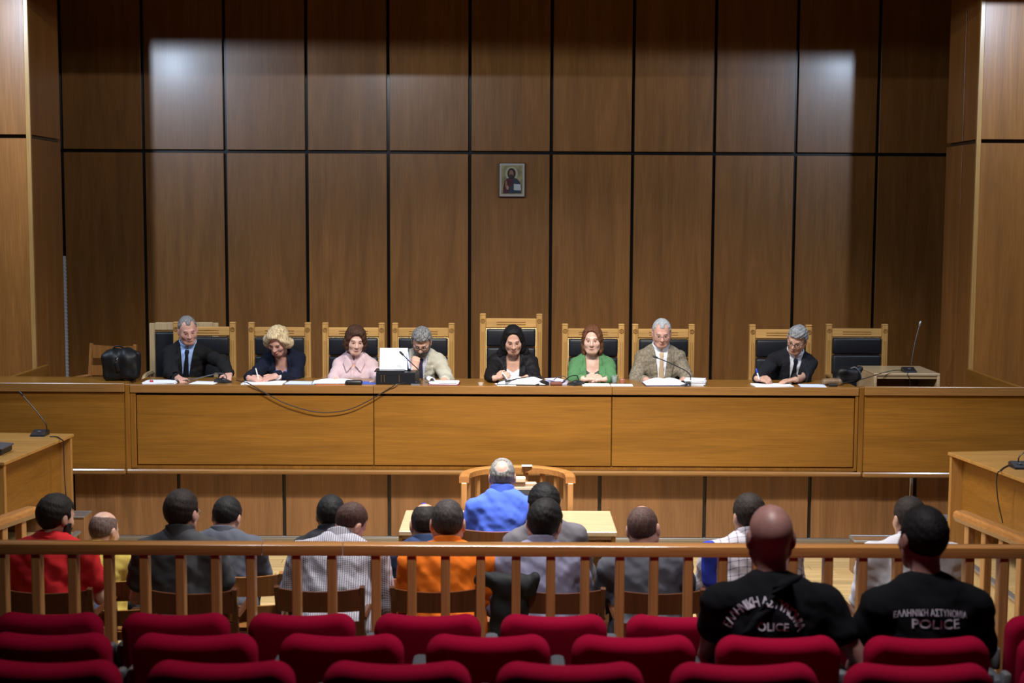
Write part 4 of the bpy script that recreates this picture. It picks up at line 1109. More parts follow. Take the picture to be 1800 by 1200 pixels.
    if hair:
        def fhr(p): return hair_sdf((p - ho.astype(F32)) @ (Rh / hs).astype(F32), hair, g) * hs
        v, f = surf(fhr, ho - .25 * hs, ho + .17 * hs, hres if hres < .0065 else .0075)
        if len(v): smesh('hair', [(v, f)], hairm(*haircol), root)
    if beard:
        def fbd(p):
            q = (p - ho.astype(F32)) @ (Rh / hs).astype(F32)
            d = head_sdf(q, g) - .004; return np.maximum(d, np.maximum(q[:, 2] + .035 + .25 * np.abs(q[:, 0]) - (q[:, 1] < .05) * .03, -(q[:, 1] + .01)))
        v, f = surf(fbd, ho - .15 * hs, ho + .13 * hs, .0065); 
        if len(v): smesh('beard', [(v, f)], hairm(*beard), root)
    if glasses:
        m = MB(); gm, r = glasses
        for s in (-1, 1):
            m.tube([(.032 * s + .0225 * math.cos(a) , .099 - .004 * abs(math.cos(a)), -.006 + .0165 * math.sin(a)) for a in np.linspace(0, 2 * math.pi, 17)], r, 5, cap=False)
            m.tube([(.054 * s, .094, -.001), (.074 * s, .06, .003), (.083 * s, -.01, .006)], r, 5)
        m.tube([(-.010, .101, -.002), (0, .105, .001), (.010, .101, -.002)], r, 5)
        HM(m).build('glasses', gm, root)
    # trousers and shoes
    PM = cloth(*pants)
    def fp(p): return np.minimum(legs(p, .006), ell(p, hip + np.array([0, 0, -.01]), (.18 * W, .14 * fat, .10)))
    smesh('trousers', [surf(fp, (-.3, -.25, 0.03), (.3, .56, hzv + .14), .02)], PM, root)
    for s in (-1, 1):
        MB().box((.105 * s, .46, .04), (.085, .25, .08), .03, seg=2).build('shoe', M_black, root, smooth=True)
    # upper clothing
    TM = top if not isinstance(top, tuple) else cloth(*top)
    seed = (sum(map(ord, label)) % 17) * .37
    off = .010 if topkind != 'jacket' else .015
    def fg(p, o=off):
        cut = .5 if sleeve == 'short' else .93
        q = toL(p); tr = torso(p, o)
        if o == off: tr = np.maximum(tr, -(q[:, 2] - (.0 if topkind == 'jacket' else -.04)) - .12)   # hem
        d = smin(tr, armf(p, o + .002, cut), .04)
        return d + wr(p, .0045, 34, seed) + wr(p, .0016, 90, seed + 2)
    Vp = [(-.062, .56 * T), (-.060, .475 * T), (-.048, .43 * T), (0, vz * T), (.048, .43 * T), (.060, .475 * T), (.062, .56 * T)]
    if female and topkind == 'jacket': Vp = [(-.07, .56 * T), (-.064, .47 * T), (-.055, .36 * T), (-.038, vz * T), (.038, vz * T), (.055, .36 * T), (.064, .47 * T), (.07, .56 * T)]
    def ft(p):
        d = fg(p)
        q = toL(p)
        if topkind in ('jacket', 'vshirt'):
            vv = np.maximum(poly2(q[:, 0], q[:, 2], Vp), -(q[:, 1] - .0)); d = smax(d, -vv, .006)
        return d
    gv, gf = surf(ft, lo, hi, res)
    gname = {'jacket': 'jacket', 'shirt': 'shirt', 'tshirt': 't_shirt', 'vshirt': 'blouse'}[topkind]
    go = smesh(gname, [(gv, gf)], TM, root)
    nbs = lambda q: cone(q, (0, -.008, .40 * T), (0, .012, .60 * T), .060, .060)
    if topkind == 'jacket':
        inner = shirt if not isinstance(shirt, tuple) else cloth(*shirt)
        low = .33 * T if female else .9
        def fs(p):
            q = toL(p); d = torso(p, .008) + wr(p, .003, 60, seed)
            d = np.maximum(d, -(q[:, 2] - .02)); d = np.maximum(d, np.abs(q[:, 0]) - .11)
            if female: d = np.maximum(d, q[:, 2] - (.37 * T - .6 * np.maximum(0, .05 - np.abs(q[:, 0]))))
            return d
        smesh('blouse' if female else 'shirt', [surf(fs, hip - np.array([.3, .3, 0]), piv + np.array([.3, .3, .05]), .008)], inner, root)
        lap = []
        for s in (-1, 1):
            LP = [(.060 * s, .50 * T), (.085 * s, .475 * T), (.088 * s, .415 * T), (.112 * s, .405 * T), (.108 * s, .35 * T), (.03 * s, (vz + .02) * T), (.004 * s if not female else .036 * s, vz * T), (.048 * s, .43 * T)]
            if female: LP[-1] = (.055 * s, .37 * T)
            def flp(p, LP=LP):
                q = toL(p); d = fg(p, off + .011); return np.maximum(d, np.maximum(poly2(q[:, 0], q[:, 2], LP), -q[:, 1] + .01))
            lap.append(surf(flp, hip - np.array([.3, .3, 0]), piv + np.array([.3, .35, .06]), .007))
            smesh('lapel', [lap[-1]], TM, root)
        def fc(p):      # jacket collar round the neck
            q = toL(p); d = np.maximum(np.abs(nbs(q) - .022) - .006, np.maximum(q[:, 2] - (.515 - .35 * np.maximum(q[:, 1], -.03)) * T, -(q[:, 2] - .42 * T)))
            return np.maximum(d, q[:, 1] - .045)
        smesh('collar', [surf(fc, piv - .2, piv + .2, .007)], TM, root)
    if topkind == 'jacket' and not female:
        def fcs(p):
            q = toL(p); d = np.maximum(np.abs(nbs(q) - .010) - .006, np.maximum(q[:, 2] - (.535 - .30 * q[:, 1]) * T, -(q[:, 2] - (.43 - .3 * np.maximum(q[:, 1], 0)) * T)))
            gap = poly2(q[:, 0], q[:, 2], [(-.012, .56), (0, .44), (.012, .56)]); return np.maximum(d, -np.maximum(gap, -q[:, 1]))
        inner = shirt if not isinstance(shirt, tuple) else cloth(*shirt)
        smesh('shirt_collar', [surf(fcs, piv - .2, piv + .2, .006)], inner, root)
        if tie:
            tm = cloth(*tie) if isinstance(tie, tuple) else tie
            TP = [(-.016, .475 * T), (-.020, .455 * T), (-.013, .435 * T), (-.032, .16 * T), (0, .08 * T), (.032, .16 * T), (.013, .435 * T), (.020, .455 * T), (.016, .475 * T)]
            def fti(p):
                q = toL(p); d = smin(torso(p, .019), nbs(q) - .022, .02); return np.maximum(d, np.maximum(poly2(q[:, 0], q[:, 2], TP), -q[:, 1] + .02))
            smesh('tie', [surf(fti, piv - np.array([.12, .2, .5]), piv + np.array([.12, .3, .05]), .006)], tm, root)
    if topkind in ('shirt', 'vshirt'):
        def fcs(p):
            q = toL(p); r_ = nbs(q); flare = .012 + .10 * np.maximum(0, .50 * T - q[:, 2])
            d = np.maximum(np.abs(r_ - flare) - .0055, np.maximum(q[:, 2] - (.535 - .22 * q[:, 1]) * T, -(q[:, 2] - (.455 - (.45 if topkind == 'vshirt' else .25) * np.maximum(q[:, 1], 0)) * T)))
            gap = poly2(q[:, 0], q[:, 2], [(-.03, .58), (0, .43), (.03, .58)]); return np.maximum(d, -np.maximum(gap, -q[:, 1]))
        smesh('collar', [surf(fcs, piv - .2, piv + .2, .0065)], TM, root)
    if topkind == 'vshirt':
        for s in (-1, 1):
            CP = [(.012 * s, .425 * T), (.030 * s, .47 * T), (.062 * s, .50 * T), (.098 * s, .44 * T), (.062 * s, .365 * T)]
            def fcf(p, CP=CP):
                q = toL(p); d = torso(p, off + .015); return np.maximum(d, np.maximum(poly2(q[:, 0], q[:, 2], CP), -q[:, 1] + .01))
            smesh('collar_flap', [surf(fcf, hip - np.array([.3, .3, 0]), piv + np.array([.3, .35, .06]), .006)], TM, root)
        bv_ = BVHTree.FromPolygons([tuple(map(float, v)) for v in gv], [tuple(int(i) for i in q) for q in gf])
        for k in range(4):
            o3 = hip + Rt @ np.array([.004, .5, (.36 - .075 * k) * T]); hit = bv_.ray_cast(Vector(o3), Vector(Rt @ np.array([0, -1., 0])))
            if hit[0]: MB().ball(tuple(hit[0]), (.007, .004, .007), 8, 6).build('button', M_wire, root, smooth=True)
        def fpl(p):
            q = toL(p); d = fg(p, off + .0045); return np.maximum(d, np.maximum(np.abs(q[:, 0] - .012) - .016, np.maximum(-q[:, 1] + .02, np.maximum(q[:, 2] - .405 * T, -q[:, 2]))))
        smesh('button_placket', [surf(fpl, hip - np.array([.1, .1, 0]), piv + np.array([.1, .35, .0]), .006)], TM, root)
    if topkind == 'tshirt':
        def fcr(p):
            q = toL(p); return np.maximum(np.abs(nbs(q) - .012) - .006, np.abs(q[:, 2] - (.475 - .22 * q[:, 1]) * T) - .012)
        smesh('neckband', [surf(fcr, piv - .2, piv + .2, .0065)], TM, root)
    root_info = dict(root=root, A=A, hip=hip, Rt=Rt, gv=gv, gf=gf, Rf=Rf, base=base, ho=ho, Rh=Rh, T=T, piv=piv)
    return root_info
def wpt(info, p): return info['base'] + info['Rf'] @ np.asarray(p)
# ------------------------------------------------------------------ people
SKL = ('light', (.64, .39, .30)); SKM = ('med', (.55, .31, .22)); SKP = ('pink', (.58, .31, .24)); SKD = ('tan', (.36, .185, .115))
SHORT = dict(kind='short'); GREYV = dict(kind='short', vol=1, t=.012, amp=.004)
HY = 12.40
def rest(px, py, Y): return ((px, py, Y),)
white = ('white', (.75, .78, .85)); darksuit = ('charcoal', (.010, .0095, .010), .85, .05); navysuit = ('navyblazer', (.007, .009, .022), .9, .05)
# 1 leftmost man
J1 = person('man in black suit, light blue shirt and dark tie, glowering at left end of bench', (330, 580), HY, PF, 180, lean=18, side=-4, twist=8, hyaw=22, hpitch=16, hroll=6, wide=0.95,
    skin=SKP, hair=dict(kind='recede', t=.007, d=.01), haircol=('grey1', (.20, .19, .19)), top=darksuit, topkind='jacket', shirt=('skyblue', (.36, .52, .86)), tie=('blacktie', (.008, .009, .014), .5), vz=.04,
    arms={1: ((312, 664, 12.02), (.45, -.3, -.8)), -1: ((402, 657, 12.10), (-.9, .1, .4))}, hands=({'curl': .3, 'd': (0.1, -1, -.2), 'n': (0, 0, 1)}, {'curl': .4, 'd': (.6, -.8, -.1), 'n': (0, 0, 1)}), res=.0085)
# 2 woman in navy
J2 = person('blond curly-haired woman in navy blazer bent over writing', (488, 599), HY - .08, PF, 180, lean=30, side=4, hyaw=-14, hpitch=32, hroll=-4, wide=0.88, female=True, g=.94, tall=.97,
    skin=SKP, hair=HAIR_CURL, haircol=('blond', (.50, .38, .22), .45), top=navysuit, topkind='jacket', shirt=check('blue_print', (.07, .12, .42), (.6, .65, .8), .012, 'lines'), vz=.12,
    arms={1: ((438, 663, 11.98), (.45, -.3, -.8)), -1: ((487, 660, 12.03), (-.45, -.3, -.8))}, hands=({'curl': .35, 'd': (-.75, -.6, -.15), 'n': (.1, -.3, 1), 'spread': .25}, {'curl': .85, 'd': (.85, -.5, -.1), 'n': (-.2, -.4, .9)}), res=.0085)
# 3 woman in pink
J3 = person('brown-haired woman in pale pink buttoned jacket, eyes lowered', (625, 598), HY, PF, 180, lean=12, hyaw=14, hpitch=12, hroll=-3, wide=0.86, female=True, g=.93, tall=.95,
    skin=SKL, hair=HAIR_BOB, haircol=('brown', (.060, .028, .016), .5), top=('palepink', (.60, .44, .46)), topkind='vshirt', vz=.40,
    arms={1: ((590, 668, 12.05), (.45, -.3, -.8)), -1: ((663, 668, 12.05), (-.45, -.3, -.8))}, hands=({'curl': .4, 'd': (.1, -1, -.1)}, {'curl': .4, 'd': (-.2, -1, -.1)}), res=.0085)
# 4 man in cream
J4 = person('grey-haired man in cream jacket reading with fist at his mouth', (741, 600), HY - .06, PF, 180, lean=26, side=-3, hyaw=-4, hpitch=34, hroll=-4, wide=0.98,
    skin=SKM, hair=dict(kind='short', vol=1, t=.013, amp=.004, d=.002), haircol=('grey4', (.17, .165, .165), .7), beard=('greybeard', (.12, .10, .09)), glasses=(M_lens, .0026),
    top=('cream', (.46, .43, .34)), topkind='jacket', shirt=check('fine_check', (.6, .62, .7), (.25, .18, .3), .02, 'lines'), tie=('darktie', (.04, .03, .06), .5), vz=.06,
    arms={1: ((728, 650, 12.06), (.45, -.3, -.8)), -1: ((782, 668, 12.04), (-.45, -.3, -.8))}, hands=({'curl': .5, 'd': (-.3, -1, -.1)}, {'curl': 1.25, 'd': (.18, .12, 1), 'n': (.1, -1, 0), 'spread': .02}), res=.0085)
# 5 presiding woman
J5 = person('black-haired woman in black suit and white blouse leafing through a binder', (902, 597), HY - .05, PF, 180, lean=20, side=0, hyaw=3, hpitch=20, hroll=2, wide=0.95, fat=1.08, female=True, g=1.02,
    skin=SKM, hair=HAIR_LONG, haircol=('black', (.008, .007, .008)), top=('black', (.006, .006, .008), .9, .03), topkind='jacket', shirt=white, vz=.06,
    arms={1: ((868, 664, 12.0), (.45, -.3, -.8)), -1: ((928, 663, 12.06), (-.45, -.3, -.8))}, hands=({'curl': .3, 'd': (-.9, -.4, -.15), 'spread': .15}, {'curl': .55, 'd': (.75, -.3, .3), 'n': (-.5, -.5, .7), 'spread': .2}), res=.0085)
# 6 woman in green
J6 = person('auburn-haired woman in green jacket sitting upright with clasped hands', (1041, 597), HY, PF, 180, lean=8, hyaw=-6, hpitch=4, wide=0.88, fat=1.02, female=True, g=1.02, tall=.95,
    skin=SKL, hair=HAIR_MID, haircol=('auburn', (.13, .052, .024), .45), top=('green', (.085, .21, .085)), topkind='jacket', shirt=plain('black_print_top', (.03, .04, .03), .7, var=.95, vscale=22), vz=.10,
    arms={1: ((1024, 666, 12.02), (.45, -.3, -.8)), -1: ((1064, 666, 12.02), (-.45, -.3, -.8))}, hands=({'curl': .55, 'd': (-1, -.4, .15), 'n': (0, -.5, .8)}, {'curl': .55, 'd': (1, -.45, .25), 'n': (0, -.5, .8)}), res=.0085)
# 7 man in tweed
J7 = person('white-haired man in grey tweed suit and beige tie reading', (1163, 585), HY, PF, 180, lean=12, hyaw=-2, hpitch=16, hroll=0, wide=1.00, tall=1.02,
    skin=SKP, hair=dict(kind='recede', t=.009, d=.008), haircol=('silver', (.36, .37, .38), .3), glasses=(M_wire, .0014), top=('tweed', (.215, .18, .13), .9, .1, .35), topkind='jacket', shirt=white, tie=('beigetie', (.50, .36, .22), .5), vz=.04,
    arms={1: ((1135, 668, 12.12), (.45, -.3, -.8)), -1: ((1203, 668, 12.12), (-.45, -.3, -.8))}, hands=({'curl': .4, 'd': (-.5, -1, -.1)}, {'curl': .4, 'd': (.6, -1, -.1)}), res=.0085)
# 8 man on the right
J8 = person('grey-haired man in dark suit and glasses writing with blue pen', (1401, 597), HY - .06, PF, 180, lean=24, side=-6, hyaw=-30, hpitch=22, hroll=-14, wide=0.97,
    skin=SKM, hair=dict(kind='short', vol=1, t=.012, amp=.005), haircol=('grey8', (.25, .25, .26), .45), glasses=(M_lens, .002), top=('slate', (.013, .0135, .018), .85, .05), topkind='jacket', shirt=white, tie=('blacktie', (.008, .009, .014), .5), vz=.05,
    arms={1: ((1331, 664, 12.0), (.45, -.3, -.8)), -1: ((1399, 667, 12.0), (-.45, -.3, -.8))}, hands=({'curl': .22, 'd': (-1, -.35, -.08), 'spread': .15}, {'curl': .85, 'd': (.75, -.6, -.1), 'n': (-.2, -.4, .9)}), res=.0085)

# ---- the accused, seen from behind
BK = dict(hres=.0072, res=.011, nk=.520)
NH, FH = 7.86, 8.38
N1 = person('black-haired man in red T-shirt behind the balustrade', (99, 909), NH, 0, 0, lean=10, hyaw=-32, hpitch=10, head_scale=1.05, wide=1.19, skin=SKM, hair=dict(kind='short', t=.014, amp=.0014, d=-.012), beard=('blackbeard', (.012, .01, .01)),
    top=('red', (.55, .018, .022)), topkind='tshirt', sleeve='short', pants=('jeans', (.05, .08, .16)), **BK)
F1 = person('balding man in yellow shirt between red and dark shirts', (183, 934), FH, 0, 0, lean=16, hyaw=-22, hpitch=14, wide=1.04, skin=SKM, hair=dict(kind='bald', t=.0025, amp=.0005, br=(.06, .10, .07), bc=(0, .0, .125)), haircol=('greydark', (.13, .085, .07)),
    top=('yellow', (.62, .46, .10)), topkind='shirt', sleeve='short', **BK)
N2 = person('dark-haired man with glasses in dark charcoal shirt', (320, 901), NH, 0, 0, lean=8, hyaw=-18, hpitch=4, head_scale=1.06, wide=1.19, skin=SKP, hair=dict(kind='short', t=.013, d=-.012), haircol=('darkbrown', (.022, .014, .012)), glasses=(M_wire, .0015),
    top=('darkcharcoal', (.055, .055, .06)), topkind='shirt', sleeve='short', **BK)
F2 = person('dark-haired man in grey suit jacket with bowed head', (399, 909), FH, 0, 0, lean=14, hyaw=-10, hpitch=24, hroll=3, wide=1.19, skin=SKP, hair=dict(kind='short', t=.010, d=.0), haircol=('black2', (.014, .012, .012)),
    top=('greysuit', (.085, .090, .115)), topkind='shirt', **BK)
F3 = person('dark-haired man mostly hidden behind the checked shirt', (582, 906), FH, 0, 0, lean=18, hpitch=10, wide=0.99, skin=SKM, hair=dict(kind='short', t=.011), haircol=('black3', (.012, .011, .011)), top=('black4', (.02, .02, .024)), topkind='shirt', **BK)
N3 = person('crop-haired man in small-checked shirt hunched forward', (616, 920), NH + .12, 0, 0, lean=24, side=2, hyaw=-38, hpitch=34, hroll=12, head_scale=1.03, wide=1.32, fat=1.1, skin=SKP, hair=dict(kind='buzz', t=.003, amp=.0005, d=-.004), haircol=('cropbrown', (.06, .03, .024)),
    top=check('small_check_shirt', (.55, .53, .60), (.03, .022, .045), .0125), topkind='shirt', **BK)
F4 = person('balding man in navy between orange shirt and checked shirt', (747, 922), FH, 0, 0, lean=16, hpitch=14, hyaw=6, head_scale=1.05, wide=1.21, skin=SKM, hair=dict(kind='bald', t=.005, amp=.001, br=(.055, .10, .06), bc=(0, .03, .125)), haircol=('dark4', (.02, .016, .015)), top=('navypolo', (.03, .05, .12)), topkind='shirt', **BK)
N4 = person('crop-haired man in bright orange shirt', (787, 920), NH, 0, 0, lean=12, hpitch=10, head_scale=1.14, wide=1.26, fat=1.05, skin=SKP, hair=dict(kind='buzz', t=.005, amp=.001, d=-.022), haircol=('cropgrey', (.045, .035, .035)), top=('orange', (.80, .17, .012)), topkind='shirt', **BK)
F5 = person('black-haired man in grey shirt just right of bright blue shirt', (955, 888), FH + .05, 0, 0, lean=8, side=-6, hpitch=6, hyaw=10, hroll=4, head_scale=1.05, wide=1.16, skin=SKD, hair=dict(kind='short', t=.018, amp=.002, d=-.012), haircol=('jet', (.008, .007, .007)), top=('warmgrey', (.13, .12, .135)), topkind='shirt', **BK)
N5 = person('black-haired man in lilac-grey shirt with a black jacket hung beside him', (957, 920), NH, 0, 0, lean=12, hpitch=12, hyaw=-14, hroll=6, head_scale=1.14, wide=1.23, skin=SKP, hair=dict(kind='short', t=.012, amp=.0014, d=-.016), haircol=('jet2', (.010, .008, .008)), top=('lilac', (.26, .25, .37), .6), topkind='shirt', **BK)
N6 = person('shaven-headed man in charcoal sweater leaning his head', (1131, 930), NH, 0, 0, lean=12, side=-3, hpitch=12, hyaw=-18, hroll=-8, head_scale=1.10, wide=1.23, skin=SKP, hair=dict(kind='bald', t=.003, amp=.0005, d=-.016, br=(.05, .09, .05), bc=(0, .05, .12)), haircol=('stubble', (.09, .05, .042)), top=('charcoalknit', (.085, .085, .105)), topkind='tshirt', **BK)
F6 = person('dark-haired man in white plaid shirt beyond the bald officer', (1316, 907), NH, 0, 0, lean=10, hpitch=8, hyaw=12, head_scale=1.04, wide=1.34, skin=SKM, hair=dict(kind='short', t=.012, d=-.006), haircol=('brown6', (.026, .018, .014)), top=check('plaid_shirt', (.58, .54, .58), (.10, .05, .12), .045, 'lines'), topkind='shirt', **BK)
F7 = person('thin-haired man in white shirt beyond the dark-haired officer', (1598, 912), NH, 0, 0, lean=10, hpitch=8, hyaw=10, head_scale=1.05, wide=1.42, skin=SKM, hair=dict(kind='short', t=.008, d=-.004), haircol=('brown7', (.026, .018, .015)), top=('whiteshirt', (.56, .54, .58)), topkind='shirt', **BK)
BL = person('grey-haired man with bald crown in bright blue shirt at the court table', (883, 838), 9.0, 0, 0, lean=10, hpitch=6, hyaw=-2, wide=1.08, fat=1.08, skin=SKP, hair=dict(kind='bald', t=.006, amp=.0015, d=-.02, br=(.036, .045, .042), bc=(0, -.088, .08)), haircol=('salt', (.22, .21, .20), .4), top=('brightblue', (.085, .16, .72)), topkind='shirt', hres=.006, res=.010, nk=.512)
# ---- officers
PY = 5.56
P1 = person('bald officer in black police T-shirt with shoulder strap', (1354, 944), PY, .34, 0, lean=6, hpitch=4, hyaw=2, head_scale=1.12, wide=1.28, fat=1.12, skin=('officer', (.31, .15, .135)), hair=None, haircol=('stub1', (.24, .12, .10)), top=('police', (.0045, .0045, .007), .95), topkind='tshirt', sleeve='short',
    sleeve_len=.40, arms={1: ((1535, 1290, 5.40), (1, -.5, .1)), -1: ((1262, 1230, 5.75), (-1, 0, .1))}, elbow_out=1.2, hres=.006, res=.010, tall=1.02)
P2 = person('dark-haired officer in black police T-shirt at the right', (1622, 946), PY, .34, 0, lean=6, hpitch=2, hyaw=14, head_scale=1.08, wide=1.18, fat=1.05, skin=('officer', (.31, .15, .135)), hair=dict(kind='short', t=.008, amp=.001, d=-.022), haircol=('jet3', (.010, .009, .010)), top=('police', (.0045, .0045, .007), .95), topkind='tshirt', sleeve='short', hres=.006, res=.010, tall=1.0)
M_print = plain('reflective_print', (.62, .56, .68), .6)
def letter_adv(s, size):
    return [size * .35 if ch == ' ' else max(v[0] for v in TXT[ch][0]) - min(v[0] for v in TXT[ch][0]) + size * .10 for ch in s]
def back_print(info, name, items, parent):
    """items: list of (verts2d, faces); projects them on to the back of the shirt"""
    bv = BVHTree.FromPolygons([tuple(v) for v in info['gv']], [tuple(int(i) for i in q) for q in info['gf']])
    m = MB()
    yb = Vector((0, 1, 0))
    for V, Fc in items:
        out = []
        for v in V:
            hit = bv.ray_cast(Vector((v[0], -1.0, v[1])), yb)
            y = hit[0].y if hit[0] else -.15
            out.append((v[0], y - .0035, v[1]))
        m.add(out, Fc)
    return m.build(name, M_print, parent)
def loc_of(info, px, py, Y): return info['Rf'].T @ (aY(px, py, Y) - info['base'])
c1 = loc_of(P1, 1341, 1108, 5.42); r0 = .125
items = []; S = 'ΕΛΛΗΝΙΚΗ ΑΣΤΥΝΟΜΙΑ'; size = .040
adv = letter_adv(S, size); tot = sum(adv); pos = -tot / 2; rad = .128; SZ = 1.18
for ch, a in zip(S, adv):
    mid = pos + a / 2; pos += a
    if ch == ' ': continue
    th = mid / rad * (2.62 / (tot / rad)); V, Fc = TXT[ch]
    items.append(([(c1[0] + (rad + v[1] * SZ) * math.sin(th) + v[0] * math.cos(th), c1[2] - .02 + (rad + v[1] * SZ) * math.cos(th) - v[0] * math.sin(th)) for v in V], Fc))
back_print(P1, 'arched_lettering', items, P1['root'])
V, Fc = TXT['POLICE1']; c = loc_of(P1, 1349, 1101, 5.42)
back_print(P1, 'police_lettering', [([(c[0] + v[0] * 1.0, c[2] + v[1]) for v in V], Fc)], P1['root'])
c = loc_of(P2, 1634, 1077, 5.42); V, Fc = TXT['GREEK']; wv = max(v[0] for v in V) - min(v[0] for v in V); k = .285 / wv
back_print(P2, 'agency_lettering', [([(c[0] + v[0] * k, c[2] + v[1] - .5 * v[0] * v[0]) for v in V], Fc)], P2['root'])
c = loc_of(P2, 1640, 1099, 5.42); V, Fc = TXT['POLICE2']; wv = max(v[0] for v in V) - min(v[0] for v in V); k = .185 / wv
back_print(P2, 'police_lettering', [([(c[0] + v[0] * k, c[2] + v[1]) for v in V], Fc)], P2['root'])
# shoulder strap of the bald officer
bv = BVHTree.FromPolygons([tuple(v) for v in P1['gv']], [tuple(int(i) for i in q) for q in P1['gf']])
st = []
a = loc_of(P1, 1386, 1006, 5.45); b = loc_of(P1, 1310, 1106, 5.42)
m = MB(); n = 14; ww = [.085, .09, .095, .10, .105, .11, .11, .11, .105, .10, .09, .08, .07, .06, .05]
for i in range(n + 1):
    u = i / n; x = a[0] + (b[0] - a[0]) * u; z = a[2] + (b[2] - a[2]) * u
    for s in (-.5, .5):
        xx = x + s * ww[i] * .85; zz = z + s * ww[i] * .5
        h = bv.ray_cast(Vector((xx, -1, zz)), Vector((0, 1, 0))); y = (h[0].y if h[0] else -.1) - .008
        m.v += [(xx, y, zz)]
m.f = [(2 * i, 2 * i + 1, 2 * i + 3, 2 * i + 2) for i in range(n)]; m.m = [0] * n
o = m.build('shoulder_strap', cloth('police', (.0045, .0045, .007), .95), P1['root'], smooth=True); sm = o.modifiers.new('thick', 'SOLIDIFY'); sm.thickness = .006; sm.offset = -1
# sleeve patch of the bald officer
# ---- held things
def stick(label, p0, p1, r, mat, name='pen', cat='pen', tip=None):
    p0 = np.array(p0); p1 = np.array(p1); d = p1 - p0
    t = thing(name, label, cat, tuple(p0)); MB().tube([(0, 0, 0), d * .08, d * .1, d * .95, d], [r * .3, r * .8, r, r, r * .7], 8).build('barrel', mat, t, smooth=True)
    if tip is not None: MB().tube([d * .62, d * .63, d * 1.0, d * 1.01], [r * 1.05, r * 1.15, r * 1.15, r * .6], 8).build('cap', tip, t, smooth=True)
stick('white pen in the writing hand of the woman in navy', aY(455, 668, 11.93), aY(449.5, 647, 11.97), .0055, plain('white_plastic', (.7, .72, .68), .35))
stick('blue and white pen held by the man writing at right', aY(1335, 668, 11.92), aY(1329, 648, 11.96), .0065, plain('white_plastic2', (.7, .72, .75), .35), tip=plain('blue_plastic', (.02, .06, .5), .35))
def band(info, s, label, mat, t0=.99, r=.031, w=.012, name='wristwatch'):
    S, E_, Wt = info['A'][s]; d = (Wt - E_) / np.linalg.norm(Wt - E_); c = Wt - d * (1 - t0) * .25
    MB().tube([c - d * w, c - d * w * .9, c + d * w * .9, c + d * w], [r * .9, r, r, r * .9], 16).build(name, mat, info['root'], smooth=True)
band(J2, -1, '', plain('white_strap', (.75, .75, .78), .5), .97, .035, .012, 'watch_strap')
band(J5, 1, '', M_brass, .97, .034, .006, 'bracelet')
band(J6, 1, '', plain('dark_beads', (.03, .01, .01), .4), .97, .034, .005, 'bracelet')
band(J6, -1, '', plain('silver_strap', (.35, .36, .33), .4, metal=.5), .97, .035, .012, 'wristwatch')
# ---- bags (soft solids)
def bag_mesh(fn, lo, hi, res, label, loc, mat, name, cat='bag'):
    t = thing(name, label, cat, loc); smesh('body', [surf(fn, lo, hi, res)], mat, t); return t
M_bag = plain('black_bag_leather', (.007, .007, .008), .5, spec=.3, bump=.3, bscale=60)
bw = tx(245, 12.0) - tx(184, 12.0)
def fbag(p):
    d = rbox(p, (0, 0, .12), (bw * .5, .10, .12), .05)
    d = smin(d, rbox(p, (-.01, 0, .20), (bw * .40, .06, .06), .04), .06)
    d = smin(d, cone(p, (-bw * .3, .0, .24), (bw * .42, -.02, .225), .016, .013), .02)
    return d + wr(p, .006, 26, 3) + .004 * np.sin(60 * p[:, 0] + 8 * p[:, 2])
t = bag_mesh(fbag, (-.25, -.16, .0), (.25, .16, .32), .007, 'bulging black leather doctor bag on the left bench wing', (tx(214.5, 12.0), 12.0, BZ + .012), M_bag, 'leather_bag')
MB().tube(smoothpath([(-.075, 0, .24), (-.06, 0, .275), (-.02, 0, .285), (.02, 0, .27), (.03, 0, .245)]), .008, 8).build('handle', M_bag, t, smooth=True)
MB().tube(smoothpath([(-.02, -.108, .20), (-.005, -.115, .18), (-.012, -.112, .165), (-.02, -.11, .155)]), .0035, 6).build('buckle', M_chrome, t, smooth=True)
MB().tube([(-.002, -.113, .20), (-.012, -.116, .182)], .0035, 6).build('buckle', M_chrome, t)
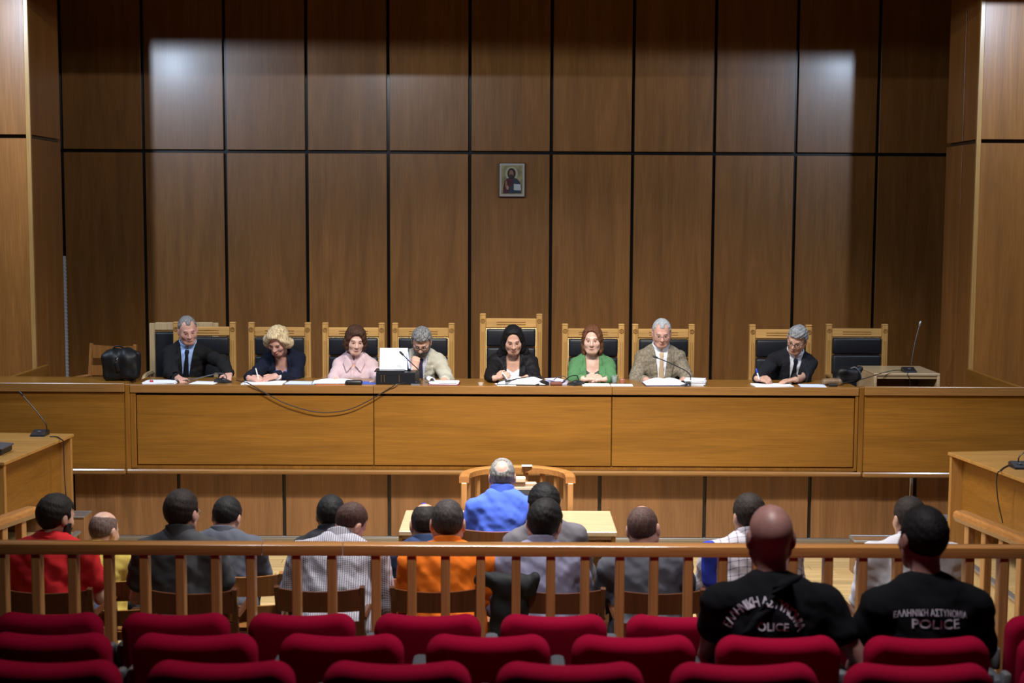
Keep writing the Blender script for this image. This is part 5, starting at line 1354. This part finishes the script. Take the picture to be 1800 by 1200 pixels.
MB().tube([(.13, -.03, .235), (.158, -.035, .222)], [.006, .008], 8).build('frame_end', M_chrome, t, smooth=True)
MB().box((-.005, -.112, .12), (.03, .01, .08), .008, rx=.1, ry=-.3, seg=2).build('strap_tab', M_leather, t, smooth=True)
def fb2(p): return smin(rbox(p, (0, 0, .06), (.11, .08, .06), .04), cone(p, (.02, 0, .09), (.12, 0, .12), .03, .02), .04) + wr(p, .012, 24, 5)
t = bag_mesh(fb2, (-.2, -.15, .0), (.22, .15, .2), .008, 'crumpled black bag at the right end of the bench', (tx(1488, 12.1), 12.1, BZ + .005), M_bag, 'soft_bag')
MB().tube(smoothpath([(.02, -.03, .12), (.06, -.05, .135), (.10, -.05, .09), (.115, -.05, .03)]), .007, 6).build('strap', M_greyp, t, smooth=True)
def fb3(p): return rbox(p, (0, 0, .028), (.085, .05, .028), .024) + wr(p, .004, 40, 2)
t = bag_mesh(fb3, (-.12, -.08, .0), (.12, .08, .08), .006, 'tan brown pouch in front of the crumpled black bag', (tx(1462, 11.95), 11.95, BZ), plain('tan_leather', (.20, .12, .065), .45, var=.3, vscale=30), 'leather_pouch')
MB().box((0, -.051, .03), (.1, .004, .006), .001).build('zip', M_greyp, t)
# blue jacket on the plaid man's chair, black jacket on the lilac man's chair
def fj(p): return rbox(p, (0, 0, .0), (.042, .045, .13), .035) + wr(p, .006, 30, 2)
jk = aY(1247, 990, 7.62)
t = bag_mesh(fj, (-.12, -.1, -.22), (.12, .1, .22), .009, 'blue garment hanging beside the man in plaid shirt', (float(jk[0]), 7.62, float(jk[2])), cloth('royalblue', (.03, .05, .42)), 'blue_jacket', 'jacket')
jk = aY(895, 1062, 7.44)
def fj2(p): return smin(rbox(p, (0, 0, -.02), (.10, .045, .16), .04), cone(p, (-.16, .02, .13), (.12, 0, .12), .035, .05), .05) + wr(p, .010, 30, 7)
t = bag_mesh(fj2, (-.25, -.12, -.24), (.22, .12, .22), .009, 'black jacket hung over the chair between orange and lilac shirts', (float(jk[0]), 7.44, float(jk[2])), cloth('blackjacket', (.012, .012, .014), .7), 'black_jacket', 'jacket')
